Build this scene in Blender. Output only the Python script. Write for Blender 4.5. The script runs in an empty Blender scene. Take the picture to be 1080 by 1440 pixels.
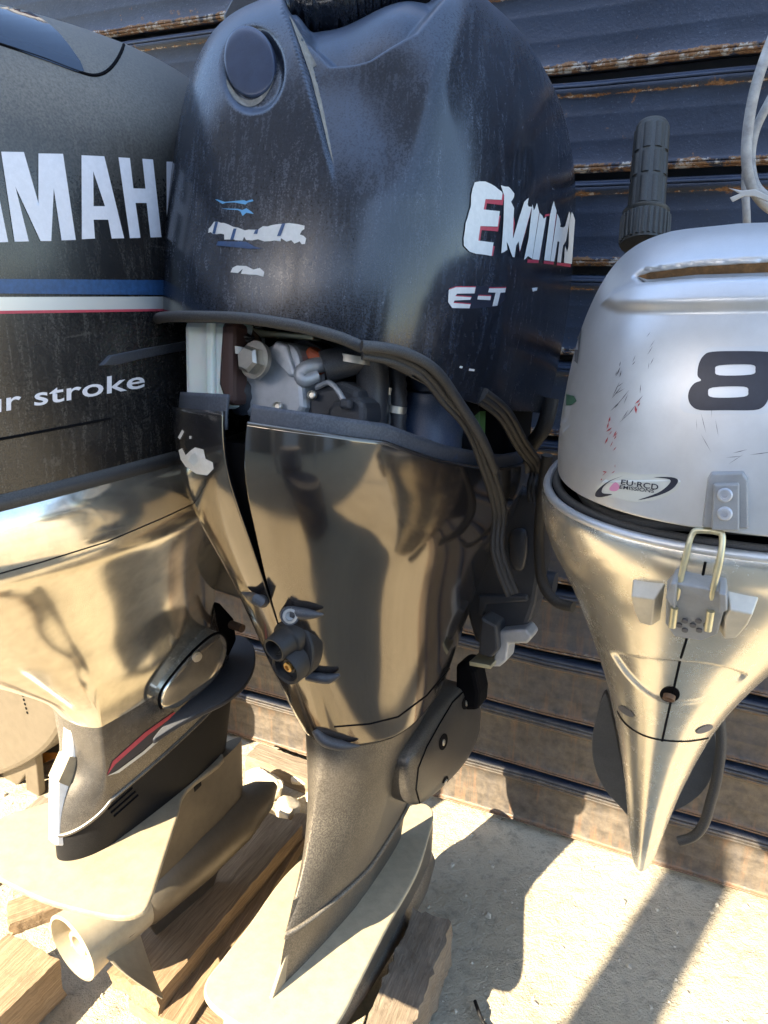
import bpy, bmesh, math, random
import numpy as np
from mathutils import Vector, Matrix
from mathutils.bvhtree import BVHTree
random.seed(7); np.random.seed(7)
rad = math.radians
scn = bpy.context.scene
COL = scn.collection

# ------------------------------------------------------------------ camera
CAM_H, PITCH, FPX = 1.30, rad(19.0), 1040.0
cam_d = bpy.data.cameras.new('camera'); cam = bpy.data.objects.new('camera', cam_d); COL.objects.link(cam)
cam.location = (0, 0, CAM_H); cam.rotation_euler = (rad(90) - PITCH, 0, 0)
cam_d.sensor_fit = 'VERTICAL'; cam_d.sensor_height = 36; cam_d.lens = 36 * FPX / 1440
cam_d.clip_start = 0.02; cam_d.clip_end = 400
scn.camera = cam
# ------------------------------------------------------------------ sky + sun
SUN_EL = rad(33); SUN_AZ = (-0.719, -0.695)
w = bpy.data.worlds.new('World'); scn.world = w; w.use_nodes = True
nt = w.node_tree; bg = nt.nodes['Background']
sky = nt.nodes.new('ShaderNodeTexSky'); sky.sky_type = 'NISHITA'; sky.sun_disc = False
sky.sun_elevation = SUN_EL; sky.sun_rotation = math.atan2(SUN_AZ[0], SUN_AZ[1])
nt.links.new(sky.outputs[0], bg.inputs[0]); bg.inputs[1].default_value = 0.15
sd = bpy.data.lights.new('sun', 'SUN'); so = bpy.data.objects.new('sun', sd); COL.objects.link(so)
sd.energy = 5.0; sd.angle = rad(0.55); sd.color = (1.0, 0.86, 0.64)
sv = Vector((SUN_AZ[0] * math.cos(SUN_EL), SUN_AZ[1] * math.cos(SUN_EL), math.sin(SUN_EL)))
so.rotation_euler = sv.to_track_quat('Z', 'Y').to_euler(); so.location = (-3, -4, 6)
scn.view_settings.view_transform = 'Standard'; scn.view_settings.look = 'None'
scn.view_settings.exposure = 2.5; scn.view_settings.gamma = 1

# ------------------------------------------------------------------ measuring helpers
CAMP = np.array([0, 0, CAM_H]); UPV = np.array([0, math.sin(PITCH), math.cos(PITCH)]); FWV = np.array([0, math.cos(PITCH), -math.sin(PITCH)])
def ray(px, py): return np.array([px - 540.0, 0, 0]) + UPV * (720.0 - py) + FWV * FPX
def onplane(px, py, p0, n):
    r = ray(px, py); n = np.asarray(n, float); return CAMP + r * (((np.asarray(p0, float) - CAMP) @ n) / (r @ n))
def atz(px, py, z): return Vector(onplane(px, py, (0, 0, z), (0, 0, 1)))
def project(P):
    d = np.asarray(P) - CAMP; z = d @ FWV
    return np.stack([540 + FPX * d[..., 0] / z, 720 - FPX * (d @ UPV) / z], -1)
WP = np.array([.18, 1.52, 0]); WD = np.array([.905, -.425, 0]); WN = np.array([-.425, -.905, 0])
WD = WD / np.linalg.norm(WD); WN = WN / np.linalg.norm(WN)
def wallpt(px, py, off=0.0): return Vector(onplane(px, py, WP + WN * off, WN))

class Frame:
    def __init__(s, O, yaw, tilt=0):
        a, t = rad(yaw), rad(tilt)
        X = np.array([math.cos(a), -math.sin(a), 0]); Y0 = np.array([math.sin(a), math.cos(a), 0]); Z0 = np.array([0, 0, 1.])
        s.R = np.stack([X, Y0 * math.cos(t) - Z0 * math.sin(t), Y0 * math.sin(t) + Z0 * math.cos(t)], 1); s.O = np.array(O, float)
    def L(s, p): return (np.asarray(p, float) - s.O) @ s.R
    def W(s, p): return s.O + np.asarray(p, float) @ s.R.T
    def on(s, px, py, ax, v):
        n = s.R[:, ax]; return s.L(onplane(px, py, s.O + n * v, n))
    def mat(s):
        m = Matrix([list(s.R[i]) + [s.O[i]] for i in range(3)] + [[0, 0, 0, 1]]); return m
    def dirL(s, d): return np.asarray(d, float) @ s.R

# ------------------------------------------------------------------ object helpers
def link(name, me, parent=None, mat=None, smooth=True):
    o = bpy.data.objects.new(name, me); COL.objects.link(o)
    if parent: o.parent = parent
    if mat: me.materials.append(mat)
    if smooth:
        for p in me.polygons: p.use_smooth = True
    return o
def mesh(name, V, F, parent=None, mat=None, smooth=True, sharp=None):
    me = bpy.data.meshes.new(name); me.from_pydata([tuple(map(float, v)) for v in V], [], [tuple(map(int, f)) for f in F]); me.validate(); me.update()
    o = link(name, me, parent, mat, smooth)
    if sharp: edge_split(o, sharp)
    return o
def edge_split(o, deg=35):
    m = o.modifiers.new('split', 'EDGE_SPLIT'); m.split_angle = rad(deg)
def fix_normals(o):
    bm = bmesh.new(); bm.from_mesh(o.data); bmesh.ops.recalc_face_normals(bm, faces=bm.faces); bm.to_mesh(o.data); bm.free()
def bevel(o, wdt, seg=2, ang=35):
    m = o.modifiers.new('bevel', 'BEVEL'); m.width = wdt; m.segments = seg; m.limit_method = 'ANGLE'; m.angle_limit = rad(ang)
def solid(o, th, off=-1):
    m = o.modifiers.new('solid', 'SOLIDIFY'); m.thickness = th; m.offset = off
def empty(name, fr_or_loc, label, cat, group=None):
    o = bpy.data.objects.new(name, None); COL.objects.link(o); o.empty_display_size = .1
    if isinstance(fr_or_loc, Frame): o.matrix_world = fr_or_loc.mat()
    else: o.location = fr_or_loc
    tag(o, label, cat, group); return o
def tag(o, label=None, cat=None, group=None, kind=None):
    if label: o['label'] = label
    if cat: o['category'] = cat
    if group: o['group'] = group
    if kind: o['kind'] = kind
    return o
def box(name, c, size, parent=None, mat=None, rot=None, bev=.003, taper=None):
    V = []
    for x in (-.5, .5):
        for y in (-.5, .5):
            for z in (-.5, .5):
                k = 1 if (taper is None or z < 0) else taper
                v = Vector((x * size[0] * k, y * size[1] * k, z * size[2]))
                if rot is not None: v = rot @ v
                V.append(Vector(c) + v)
    F = [(0, 1, 3, 2), (4, 6, 7, 5), (0, 4, 5, 1), (2, 3, 7, 6), (0, 2, 6, 4), (1, 5, 7, 3)]
    o = mesh(name, V, F, parent, mat, smooth=False)
    if bev: bevel(o, bev)
    return o
def basis(d):
    d = Vector(d).normalized(); u = d.orthogonal().normalized(); return d, u, d.cross(u)
def tube_geo(path, r, n=12, cap=True, flat=1.0, upv=None):
    P = [Vector(p) for p in path]; m = len(P); R = r if hasattr(r, '__len__') else [r] * m
    V, F = [], []; u = None
    for i in range(m):
        d = (P[min(i + 1, m - 1)] - P[max(i - 1, 0)]).normalized()
        if u is None: u = (Vector(upv) if upv is not None else d.orthogonal())
        u = (u - d * u.dot(d)).normalized(); v = d.cross(u)
        for k in range(n):
            a = 2 * math.pi * k / n; V.append(P[i] + (u * math.cos(a) + v * math.sin(a) * flat) * R[i])
    for i in range(m - 1):
        for k in range(n): F.append((i * n + k, i * n + (k + 1) % n, (i + 1) * n + (k + 1) % n, (i + 1) * n + k))
    if cap: F.append(tuple(reversed(range(n)))); F.append(tuple(range((m - 1) * n, m * n)))
    return V, F
def tube(name, path, r, parent=None, mat=None, n=12, flat=1.0, upv=None, cap=True):
    V, F = tube_geo(path, r, n, cap, flat, upv); return mesh(name, V, F, parent, mat, sharp=50)
def smooth_path(P, k=8):
    P = [Vector(p) for p in P]; out = []
    for i in range(len(P) - 1):
        p0 = P[max(i - 1, 0)]; p1 = P[i]; p2 = P[i + 1]; p3 = P[min(i + 2, len(P) - 1)]
        for j in range(k):
            t = j / k
            out.append(.5 * ((2 * p1) + (p2 - p0) * t + (2 * p0 - 5 * p1 + 4 * p2 - p3) * t * t + (3 * p1 - p0 - 3 * p2 + p3) * t ** 3))
    out.append(P[-1]); return out
def smooth2(P, k=6, closed=True):
    P = [np.array(p, float) for p in P]; n = len(P); out = []
    for i in range(n if closed else n - 1):
        g = (lambda j: P[j % n]) if closed else (lambda j: P[min(max(j, 0), n - 1)])
        p0, p1, p2, p3 = g(i - 1), g(i), g(i + 1), g(i + 2)
        for j in range(k):
            t = j / k; out.append(.5 * ((2 * p1) + (p2 - p0) * t + (2 * p0 - 5 * p1 + 4 * p2 - p3) * t * t + (3 * p1 - p0 - 3 * p2 + p3) * t ** 3))
    if not closed: out.append(P[-1])
    return out
def lathe(name, p0, axis, prof, parent=None, mat=None, n=28, sharp=40):
    """prof: list of (distance along axis, radius)"""
    d, u, v = basis(axis); p0 = Vector(p0); V, F = [], []
    for (h, r) in prof:
        for k in range(n):
            a = 2 * math.pi * k / n; V.append(p0 + d * h + (u * math.cos(a) + v * math.sin(a)) * max(r, 1e-5))
    for i in range(len(prof) - 1):
        for k in range(n): F.append((i * n + k, i * n + (k + 1) % n, (i + 1) * n + (k + 1) % n, (i + 1) * n + k))
    F.append(tuple(reversed(range(n)))); F.append(tuple(range((len(prof) - 1) * n, len(prof) * n)))
    o = mesh(name, V, F, parent, mat, sharp=sharp); fix_normals(o); return o
def slab(name, pts, vec, parent=None, mat=None, bev=.002, smooth=False):
    """outline (3D points) given a real thickness along vec"""
    P = [Vector(p) for p in pts]; vec = Vector(vec); n = len(P)
    V = P + [p + vec for p in P]
    F = [tuple(range(n)), tuple(reversed(range(n, 2 * n)))] + [(i, i + n, (i + 1) % n + n, (i + 1) % n) for i in range(n)]
    o = mesh(name, V, F, parent, mat, smooth=smooth); fix_normals(o)
    if bev: bevel(o, bev, 2, 40)
    return o
def pillow(name, pts, nrm, h, parent=None, mat=None, rings=10, p=2.6, skirt=.02):
    """domed cover on a star-shaped outline"""
    P = [Vector(q) for q in pts]; c = sum(P, Vector()) / len(P); nrm = Vector(nrm).normalized(); n = len(P); V, F = [], []
    V += [q - nrm * skirt for q in P]; V += P
    for i in range(1, rings):
        k = math.cos(i / rings * math.pi / 2); hh = h * (1 - k ** p) ** (1 / p)
        V += [c + (q - c) * k + nrm * hh for q in P]
    V.append(c + nrm * h)
    for i in range(rings):
        for k in range(n): F.append((i * n + k, i * n + (k + 1) % n, (i + 1) * n + (k + 1) % n, (i + 1) * n + k))
    for k in range(n): F.append((rings * n + k, rings * n + (k + 1) % n, len(V) - 1))
    o = mesh(name, V, F, parent, mat, sharp=60); fix_normals(o); return o

# ------------------------------------------------------------------ lofted bodies
class Surf:
    """horizontal sections: z, half width, aft reach, forward reach, aft power, forward power, centre shift"""
    def __init__(s, rows, sm=0.0): s.T = np.array(sorted(rows), float); s.sm = sm
    def par(s, z):
        if not hasattr(s, 'D'):
            T = s.T; zz = np.linspace(T[0, 0], T[-1, 0], 600); out = []
            for c in range(1, T.shape[1]):
                x, y = T[:, 0], T[:, c]; i = np.clip(np.searchsorted(x, zz) - 1, 0, len(x) - 2)
                h = x[i + 1] - x[i]; t = (zz - x[i]) / h
                dl = np.diff(y) / np.diff(x); m = np.zeros_like(y); m[0], m[-1] = dl[0], dl[-1]
                for k in range(1, len(y) - 1): m[k] = 0 if dl[k - 1] * dl[k] <= 0 else 2 * dl[k - 1] * dl[k] / (dl[k - 1] + dl[k])
                v = (2 * t ** 3 - 3 * t ** 2 + 1) * y[i] + (t ** 3 - 2 * t ** 2 + t) * h * m[i] + (-2 * t ** 3 + 3 * t ** 2) * y[i + 1] + (t ** 3 - t ** 2) * h * m[i + 1]
                if s.sm:
                    k = int(s.sm / (zz[1] - zz[0])); g = np.exp(-.5 * (np.arange(-3 * k, 3 * k + 1) / k) ** 2); g /= g.sum()
                    pad = np.concatenate([2 * v[0] - v[3 * k:0:-1], v, 2 * v[-1] - v[-2:-3 * k - 2:-1]]); v = np.convolve(pad, g, 'valid')
                out.append(v)
            s.D = (zz, out)
        return [np.interp(z, s.D[0], v) for v in s.D[1]]
    def at(s, t, z, off=0.0):
        t, z = np.broadcast_arrays(np.asarray(t, float), np.asarray(z, float)); a, ba, bf, na, nf, cx = s.par(z)
        S, C = np.sin(t), np.cos(t); n = np.where(C > 0, na, nf)
        x = cx + (a + off) * np.sign(S) * np.abs(S) ** (2 / n); y = -np.where(C > 0, ba + off, bf + off) * np.sign(C) * np.abs(C) ** (2 / n)
        return np.stack([x, y, z], -1)
    def grid(s, t0, t1, nt, zlo, zhi, nz, off=0.0):
        t = np.linspace(t0, t1, nt); v = np.linspace(0, 1, nz)[:, None]
        lo = np.array([zlo(x) if callable(zlo) else zlo for x in t]); hi = np.array([zhi(x) if callable(zhi) else zhi for x in t])
        z = lo + (hi - lo) * v; return s.at(t[None, :], z, off)
def grid_faces(nz, nt, closed):
    F = []
    for i in range(nz - 1):
        for k in range(nt - (0 if closed else 1)): F.append((i * nt + k, i * nt + (k + 1) % nt, (i + 1) * nt + (k + 1) % nt, (i + 1) * nt + k))
    return F
def body(name, S, zlo, zhi, nt=160, nz=60, parent=None, mat=None, t0=None, t1=None, off=0.0, caps=(False, True), sculpt=None, fr=None):
    closed = t0 is None
    G = S.grid(0 if closed else t0, 2 * math.pi * (1 - 1 / nt) if closed else t1, nt, zlo, zhi, nz, off)
    if sculpt is not None: G = sculpt(G, fr)
    V = G.reshape(-1, 3); F = grid_faces(nz, nt, closed)
    if closed and caps[0]: F.append(tuple(reversed(range(nt))))
    if closed and caps[1]: F.append(tuple(range((nz - 1) * nt, nz * nt)))
    return mesh(name, V, F, parent, mat, sharp=55)
def inter(x, xs, ys): return float(np.interp(x, xs, ys))
def poly_sd(P, poly):
    """signed distance in outline units (negative inside)"""
    poly = np.array(poly, float); d = np.full(len(P), 1e9); ins = np.zeros(len(P), bool); n = len(poly)
    for i in range(n):
        a, b = poly[i], poly[(i + 1) % n]; e = b - a; w_ = P - a
        t = np.clip((w_ @ e) / (e @ e + 1e-12), 0, 1); d = np.minimum(d, np.linalg.norm(w_ - t[:, None] * e, axis=1))
        c = ((a[1] > P[:, 1]) != (b[1] > P[:, 1])) & (P[:, 0] < (b[0] - a[0]) * (P[:, 1] - a[1]) / (b[1] - a[1] + 1e-12) + a[0]); ins ^= c
    return np.where(ins, -d, d)
def gnormals(G):
    du = np.roll(G, -1, 1) - np.roll(G, 1, 1); dv = np.gradient(G, axis=0); n = np.cross(du, dv); return n / (np.linalg.norm(n, axis=-1, keepdims=True) + 1e-9)
def sstep(e0, e1, x): t = np.clip((x - e0) / (e1 - e0), 0, 1); return t * t * (3 - 2 * t)

class Skin:
    """world-space ray target for things stuck onto a body"""
    def __init__(s, o, fr):
        V = np.array([v.co[:] for v in o.data.vertices]); s.fr = fr
        s.b = BVHTree.FromPolygons([Vector(p) for p in fr.W(V)], [tuple(p.vertices) for p in o.data.polygons])
    def hit(s, px, py, off=0.0):
        d = Vector(ray(px, py)).normalized(); h, n, i, dist = s.b.ray_cast(Vector(CAMP), d)
        if h is None: return None, None
        if n.dot(d) > 0: n = -n
        p = h + n * off
        return s.fr.L(p), s.fr.dirL(n)

def fill2d(polys):
    cu = bpy.data.curves.new('tmp', 'CURVE'); cu.dimensions = '2D'; cu.fill_mode = 'BOTH'
    for poly in polys:
        sp = cu.splines.new('POLY'); sp.points.add(len(poly) - 1); sp.use_cyclic_u = True
        for q, p in zip(sp.points, poly): q.co = (p[0], -p[1], 0, 1)
    return curve_mesh(cu)
def curve_mesh(cu):
    o = bpy.data.objects.new('tmp', cu); COL.objects.link(o)
    dg = bpy.context.evaluated_depsgraph_get(); me = bpy.data.meshes.new_from_object(o.evaluated_get(dg))
    bm = bmesh.new(); bm.from_mesh(me); bpy.data.objects.remove(o); bpy.data.meshes.remove(me); return bm
def text_bm(txt, quad, bold=0.0, spacing=1.0, shear=0.0):
    """lettering fitted to four corners (top-left, top-right, bottom-right, bottom-left)"""
    cu = bpy.data.curves.new('tmp', 'FONT'); cu.body = txt; cu.offset = bold; cu.space_character = spacing; cu.shear = shear; cu.resolution_u = 4
    bm = curve_mesh(cu); X = [v.co.x for v in bm.verts]; Y = [v.co.y for v in bm.verts]
    x0, x1, y0, y1 = min(X), max(X), min(Y), max(Y); q = [np.array(p, float) for p in quad]
    for v in bm.verts:
        a = (v.co.x - x0) / (x1 - x0); b = (y1 - v.co.y) / (y1 - y0)
        p = (q[0] * (1 - a) + q[1] * a) * (1 - b) + (q[3] * (1 - a) + q[2] * a) * b; v.co = (p[0], -p[1], 0)
    return bm
def decal(name, src, skin, parent, mat, off=.0008, cut=6.0, joined=False):
    bm = src if isinstance(src, bmesh.types.BMesh) else fill2d(src)
    if len(bm.verts) == 0: bm.free(); return None
    for ax in (0, 1):
        c = [v.co[ax] for v in bm.verts]; a, b = min(c), max(c); k = int((b - a) / cut)
        for i in range(1, k + 1):
            co = [0, 0, 0]; no = [0, 0, 0]; co[ax] = a + i * cut; no[ax] = 1
            bmesh.ops.bisect_plane(bm, geom=bm.verts[:] + bm.edges[:] + bm.faces[:], plane_co=co, plane_no=no)
    dead = []
    for v in bm.verts:
        p, n = skin.hit(v.co.x, -v.co.y, off)
        if p is None: dead.append(v)
        else: v.co = p
    bmesh.ops.delete(bm, geom=dead, context='VERTS')
    o = None; left = set(bm.faces)
    while left:
        f0 = left.pop(); isl = [f0]; st = [f0]
        while st:
            for e in st.pop().edges:
                for f in e.link_faces:
                    if f in left: left.remove(f); isl.append(f); st.append(f)
        idx = {}; V = []; F = []
        for f in isl:
            q = []
            for v in f.verts:
                if v not in idx: idx[v] = len(V); V.append(v.co.copy())
                q.append(idx[v])
            F.append(q)
        o = mesh(name, V, F, parent, mat)
    bm.free(); return o
def emboss(name, outline, skin, h, parent, mat, inset=.9, sink=.004, nrm=None, bev=.0015):
    """a raised block sitting on a body: foot follows the body, top is flat-ish"""
    P = [skin.hit(*q) for q in outline]; P = [(p, n) for p, n in P if p is not None]
    N = Vector(np.mean([n for p, n in P], axis=0)).normalized() if nrm is None else Vector(nrm)
    c = sum((Vector(p) for p, n in P), Vector()) / len(P); k = len(P)
    V = [Vector(p) - N * sink for p, n in P] + [c + (Vector(p) - c) * inset + N * h for p, n in P]
    F = [tuple(reversed(range(k))), tuple(range(k, 2 * k))] + [(i, (i + 1) % k, (i + 1) % k + k, i + k) for i in range(k)]
    o = mesh(name, V, F, parent, mat, smooth=False); fix_normals(o)
    if bev: bevel(o, bev, 3, 30)
    return o
def surfline(name, skin, pts, r, parent, mat, off=0.0):
    q = []
    for a, b in zip(pts[:-1], pts[1:]):
        a, b = np.array(a, float), np.array(b, float); k = max(1, int(np.linalg.norm(b - a) / 6)); q += [tuple(a + (b - a) * i / k) for i in range(k)]
    q.append(tuple(pts[-1])); P = [skin.hit(*x) for x in q]; P = [Vector(p) + Vector(n) * off for p, n in P if p is not None]
    return tube(name, P, r, parent, mat, 6)
def skinpath(skin, pts, off, default=None):
    out = []; last = default
    if last is None:
        for q in pts:
            p, n = skin.hit(*q)
            if p is not None: last = Vector(skin.fr.W(p)) + Vector(skin.fr.R @ n) * off; break
    for q in pts:
        p, n = skin.hit(*q)
        if p is not None: last = Vector(skin.fr.W(p)); out.append(Vector(p) + Vector(n) * off)
        else:
            d = ray(*q); k = ((np.array(last) - CAMP) @ FWV) / (d @ FWV); out.append(Vector(skin.fr.L(CAMP + d * k)))
    return out

# ------------------------------------------------------------------ materials
def nmat(name):
    m = bpy.data.materials.new(name); m.use_nodes = True; return m, m.node_tree, m.node_tree.nodes['Principled BSDF']
def noise(nt, scale, detail=6, rough=.6, vec=None, dist=0):
    n = nt.nodes.new('ShaderNodeTexNoise'); n.inputs['Scale'].default_value = scale; n.inputs['Detail'].default_value = detail
    n.inputs['Roughness'].default_value = rough; n.inputs['Distortion'].default_value = dist
    if vec: nt.links.new(vec, n.inputs['Vector'])
    return n.outputs['Fac']
def ramp(nt, fac, stops):
    r = nt.nodes.new('ShaderNodeValToRGB'); e = r.color_ramp.elements
    while len(e) < len(stops): e.new(.5)
    for k, (p, c) in enumerate(stops): e[k].position = p; e[k].color = (c, c, c, 1) if not hasattr(c, '__len__') else (*c, 1)
    nt.links.new(fac, r.inputs[0]); return r.outputs[0]
def math_(nt, op, a, b=None, clamp=False):
    n = nt.nodes.new('ShaderNodeMath'); n.operation = op; n.use_clamp = clamp
    for i, v in enumerate((a, b)):
        if v is None: continue
        if isinstance(v, (int, float)): n.inputs[i].default_value = v
        else: nt.links.new(v, n.inputs[i])
    return n.outputs[0]
def mixc(nt, fac, a, b):
    n = nt.nodes.new('ShaderNodeMix'); n.data_type = 'RGBA'
    for s, v in ((n.inputs[0], fac), (n.inputs[6], a), (n.inputs[7], b)):
        if isinstance(v, (int, float)): s.default_value = v
        elif isinstance(v, tuple): s.default_value = (*v, 1)
        else: nt.links.new(v, s)
    return n.outputs[2]
def coords(nt, kind='Object', scale=(1, 1, 1), rot=(0, 0, 0)):
    t = nt.nodes.new('ShaderNodeTexCoord'); m = nt.nodes.new('ShaderNodeMapping'); m.inputs['Scale'].default_value = scale; m.inputs['Rotation'].default_value = rot
    nt.links.new(t.outputs[kind], m.inputs[0]); return m.outputs[0]
def bumpn(nt, bsdf, h, strength=.3, dist=.002):
    b = nt.nodes.new('ShaderNodeBump'); b.inputs['Strength'].default_value = strength; b.inputs['Distance'].default_value = dist
    nt.links.new(h, b.inputs['Height']); nt.links.new(b.outputs[0], bsdf.inputs['Normal'])
def paint(name, base, rough=.3, metal=0.0, coat=0.0, dust=0.0, dust_up=0.0, dust_col=(.36, .36, .36), grain=900, scratch=.0, bump=0.0, spec=.5, wear=.15, dust_soft=(.35, .9)):
    """painted / moulded shell with fine scratches and settled dust (dust lies where the surface faces up)"""
    m, nt, b = nmat(name); v = coords(nt)
    big = noise(nt, 7, 5, .6, v); fine = noise(nt, grain, 3, .7, v); mid = noise(nt, 45, 6, .65, v)
    col = mixc(nt, ramp(nt, mid, [(.3, 0.0), (.75, 1.0)]), tuple(c * (1 - wear) for c in base), tuple(min(1, c * (1 + wear)) for c in base))
    geo = nt.nodes.new('ShaderNodeNewGeometry'); sp = nt.nodes.new('ShaderNodeSeparateXYZ'); nt.links.new(geo.outputs['Normal'], sp.inputs[0])
    upf = ramp(nt, sp.outputs[2], [(dust_soft[0], 0.0), (dust_soft[1], 1.0)])
    d1 = math_(nt, 'MULTIPLY', ramp(nt, fine, [(.42, 0.0), (.62, 1.0)]), ramp(nt, big, [(.3, .15), (.7, 1.0)]))
    d = math_(nt, 'ADD', math_(nt, 'MULTIPLY', d1, dust), math_(nt, 'MULTIPLY', math_(nt, 'MULTIPLY', upf, dust_up), ramp(nt, fine, [(.3, .55), (.6, 1.0)])), True)
    if scratch > 0:
        vs = coords(nt, 'Object', (260, 9, 40), (.5, .9, .3)); sc = ramp(nt, noise(nt, 1.0, 3, .6, vs, .6), [(.66, 0.0), (.74, 1.0)])
        sw = ramp(nt, noise(nt, 1.0, 5, .7, coords(nt, 'Object', (70, 70, 11), (.25, .1, .2)), 1.5), [(.48, 0.0), (.78, 1.0)])
        d = math_(nt, 'ADD', math_(nt, 'ADD', d, math_(nt, 'MULTIPLY', sc, scratch), True), math_(nt, 'MULTIPLY', math_(nt, 'MULTIPLY', sw, ramp(nt, fine, [(.35, .2), (.6, 1.0)])), scratch * 1.6), True)
    col = mixc(nt, d, col, dust_col); nt.links.new(col, b.inputs['Base Color'])
    r = math_(nt, 'ADD', math_(nt, 'MULTIPLY', d, .75 - rough if rough < .75 else 0), math_(nt, 'ADD', rough - .05, math_(nt, 'MULTIPLY', mid, .1)), True)
    nt.links.new(r, b.inputs['Roughness'])
    nt.links.new(math_(nt, 'MULTIPLY', math_(nt, 'SUBTRACT', 1.0, d), metal), b.inputs['Metallic'])
    b.inputs['Coat Weight'].default_value = coat; b.inputs['Coat Roughness'].default_value = .08; b.inputs['Specular IOR Level'].default_value = spec
    if bump: bumpn(nt, b, fine, bump, .0006)
    return m
def flat(name, c, rough=.5, metal=0, wear=0.0):
    m, nt, b = nmat(name); b.inputs['Roughness'].default_value = rough; b.inputs['Metallic'].default_value = metal
    if wear: nt.links.new(mixc(nt, ramp(nt, noise(nt, 160, 6, .7, coords(nt)), [(.4, 0.0), (.7, 1.0)]), tuple(k * (1 - wear) for k in c), tuple(c)), b.inputs['Base Color'])
    else: b.inputs['Base Color'].default_value = (*c, 1)
    return m
M = {}
M['cowl_black'] = paint('cowl_black', (.004, .005, .009), .17, dust=.10, dust_up=.44, dust_col=(.15, .19, .27), scratch=.16, spec=.55, dust_soft=(.12, .85), grain=480)
M['lower_black'] = paint('lower_black', (.013, .012, .014), .11, 0, coat=.35, dust=.06, dust_up=.2, dust_col=(.16, .15, .14), scratch=.05, spec=.7); M['lower_black'].node_tree.nodes['Principled BSDF'].inputs['IOR'].default_value = 1.85; M['lower_black'].node_tree.nodes['Principled BSDF'].inputs['Specular Tint'].default_value = (1, .86, .66, 1)
M['leg_dust'] = paint('leg_dust', (.085, .074, .062), .36, .5, dust=.5, dust_up=.5, dust_col=(.36, .315, .245), bump=.25, grain=420)
M['cover_dark'] = paint('cover_dark', (.05, .045, .04), .34, .4, dust=.30, dust_up=.4, dust_col=(.25, .22, .18), bump=.25, grain=420)
M['plate_dust'] = paint('plate_dust', (.27, .22, .145), .6, .0, dust=.3, dust_up=.35, dust_col=(.38, .32, .225), bump=.4, wear=.3)
M['yam_cowl'] = paint('yam_cowl', (.009, .009, .010), .22, dust=.12, dust_up=.9, dust_col=(.20, .185, .16), scratch=.14, dust_soft=(.05, .45), grain=380)
M['yam_apron'] = paint('yam_apron', (.62, .585, .51), .12, .9, dust=.05, dust_up=.2, dust_col=(.45, .4, .3))
M['yam_leg'] = paint('yam_leg', (.14, .13, .12), .25, .7, dust=.12, dust_up=.4, dust_col=(.4, .36, .28))
M['silver'] = paint('silver', (.63, .635, .64), .36, .65, dust=.10, dust_up=.25, dust_col=(.50, .50, .48), scratch=.02, wear=.05)
M['silver_low'] = paint('silver_low', (.74, .70, .61), .25, .85, dust=.06, dust_up=.2, dust_col=(.5, .46, .36), scratch=.012, wear=.06)
M['rubber'] = paint('rubber', (.018, .018, .02), .55, dust=.28, dust_up=.35, dust_col=(.22, .21, .19))
M['black_rubber'] = paint('black_rubber', (.008, .008, .010), .5, dust=.10, dust_up=.25, dust_col=(.14, .14, .14), spec=.35)
M['plastic'] = paint('plastic', (.022, .024, .032), .42, dust=.18, dust_up=.25, dust_col=(.25, .26, .28))
M['grip'] = paint('grip', (.026, .027, .025), .55, dust=.15, dust_up=.2, dust_col=(.25, .25, .23))
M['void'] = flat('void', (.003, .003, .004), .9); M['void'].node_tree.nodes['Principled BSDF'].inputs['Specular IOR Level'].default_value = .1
M['cast'] = paint('cast', (.46, .48, .52), .45, .5, dust=.2, dust_up=.3, dust_col=(.3, .3, .3), bump=.3)
M['steel'] = paint('steel', (.55, .52, .46), .35, .95, dust=.15, dust_up=.2, dust_col=(.4, .36, .28))
M['lip'] = paint('lip', (.045, .052, .068), .5, dust=.35, dust_up=.3, dust_col=(.20, .21, .24), grain=420)
M['plate_pale'] = paint('plate_pale', (.42, .355, .24), .6, .0, dust=.3, dust_up=.35, dust_col=(.52, .45, .32), bump=.4, wear=.25)
M['zinc'] = paint('zinc', (.60, .56, .38), .38, .8, dust=.15)
M['latch_grey'] = paint('latch_grey', (.28, .29, .30), .5, .2, dust=.25, dust_up=.3, dust_col=(.4, .38, .33))
M['bottle'] = flat('bottle', (.72, .74, .70), .4); M['bottle'].node_tree.nodes['Principled BSDF'].inputs['Subsurface Weight'].default_value = .3
M['orange'] = flat('orange', (.6, .13, .05), .5)
M['brass'] = flat('brass', (.55, .33, .10), .45, .7)
M['white'] = flat('white_vinyl', (.72, .70, .66), .5, 0, .12)
M['lett'] = flat('pale_lettering', (.70, .69, .73), .4, 0, .10)
M['red'] = flat('red_vinyl', (.50, .05, .08), .45, 0, .2)
M['blue'] = flat('blue_vinyl', (.025, .085, .22), .4, 0, .4)
M['lblue'] = flat('pale_blue_vinyl', (.12, .36, .62), .4)
M['navy'] = flat('navy_vinyl', (.018, .022, .04), .35, 0, .2)
M['film'] = flat('clear_film', (.58, .58, .55), .3, .3)
M['green'] = flat('green_vinyl', (.05, .12, .08), .4)
M['pink'] = flat('pink_ink', (.6, .25, .4), .5)
M['mark'] = flat('scuff_dark', (.10, .10, .11), .6)
M['glass'] = flat('tinted_panel', (.02, .03, .05), .06)
M['anode'] = paint('anode', (.78, .79, .80), .45, .1, dust=.1, dust_up=.2)
M['stone'] = paint('stone', (.55, .49, .38), .9, grain=120, wear=.35, bump=.8)
M['box_orange'] = flat('box_orange', (.50, .20, .03), .6, 0, .3)
M['box_black'] = flat('box_black', (.03, .025, .02), .6)
M['rope'] = paint('rope', (.36, .36, .35), .8, dust=.3, wear=.4, grain=500, bump=.5)
M['awning'] = flat('awning_cloth', (.30, .34, .42), .8)
M['blocker'] = flat('blocker_plastic', (.012, .014, .02), .45)
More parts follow.
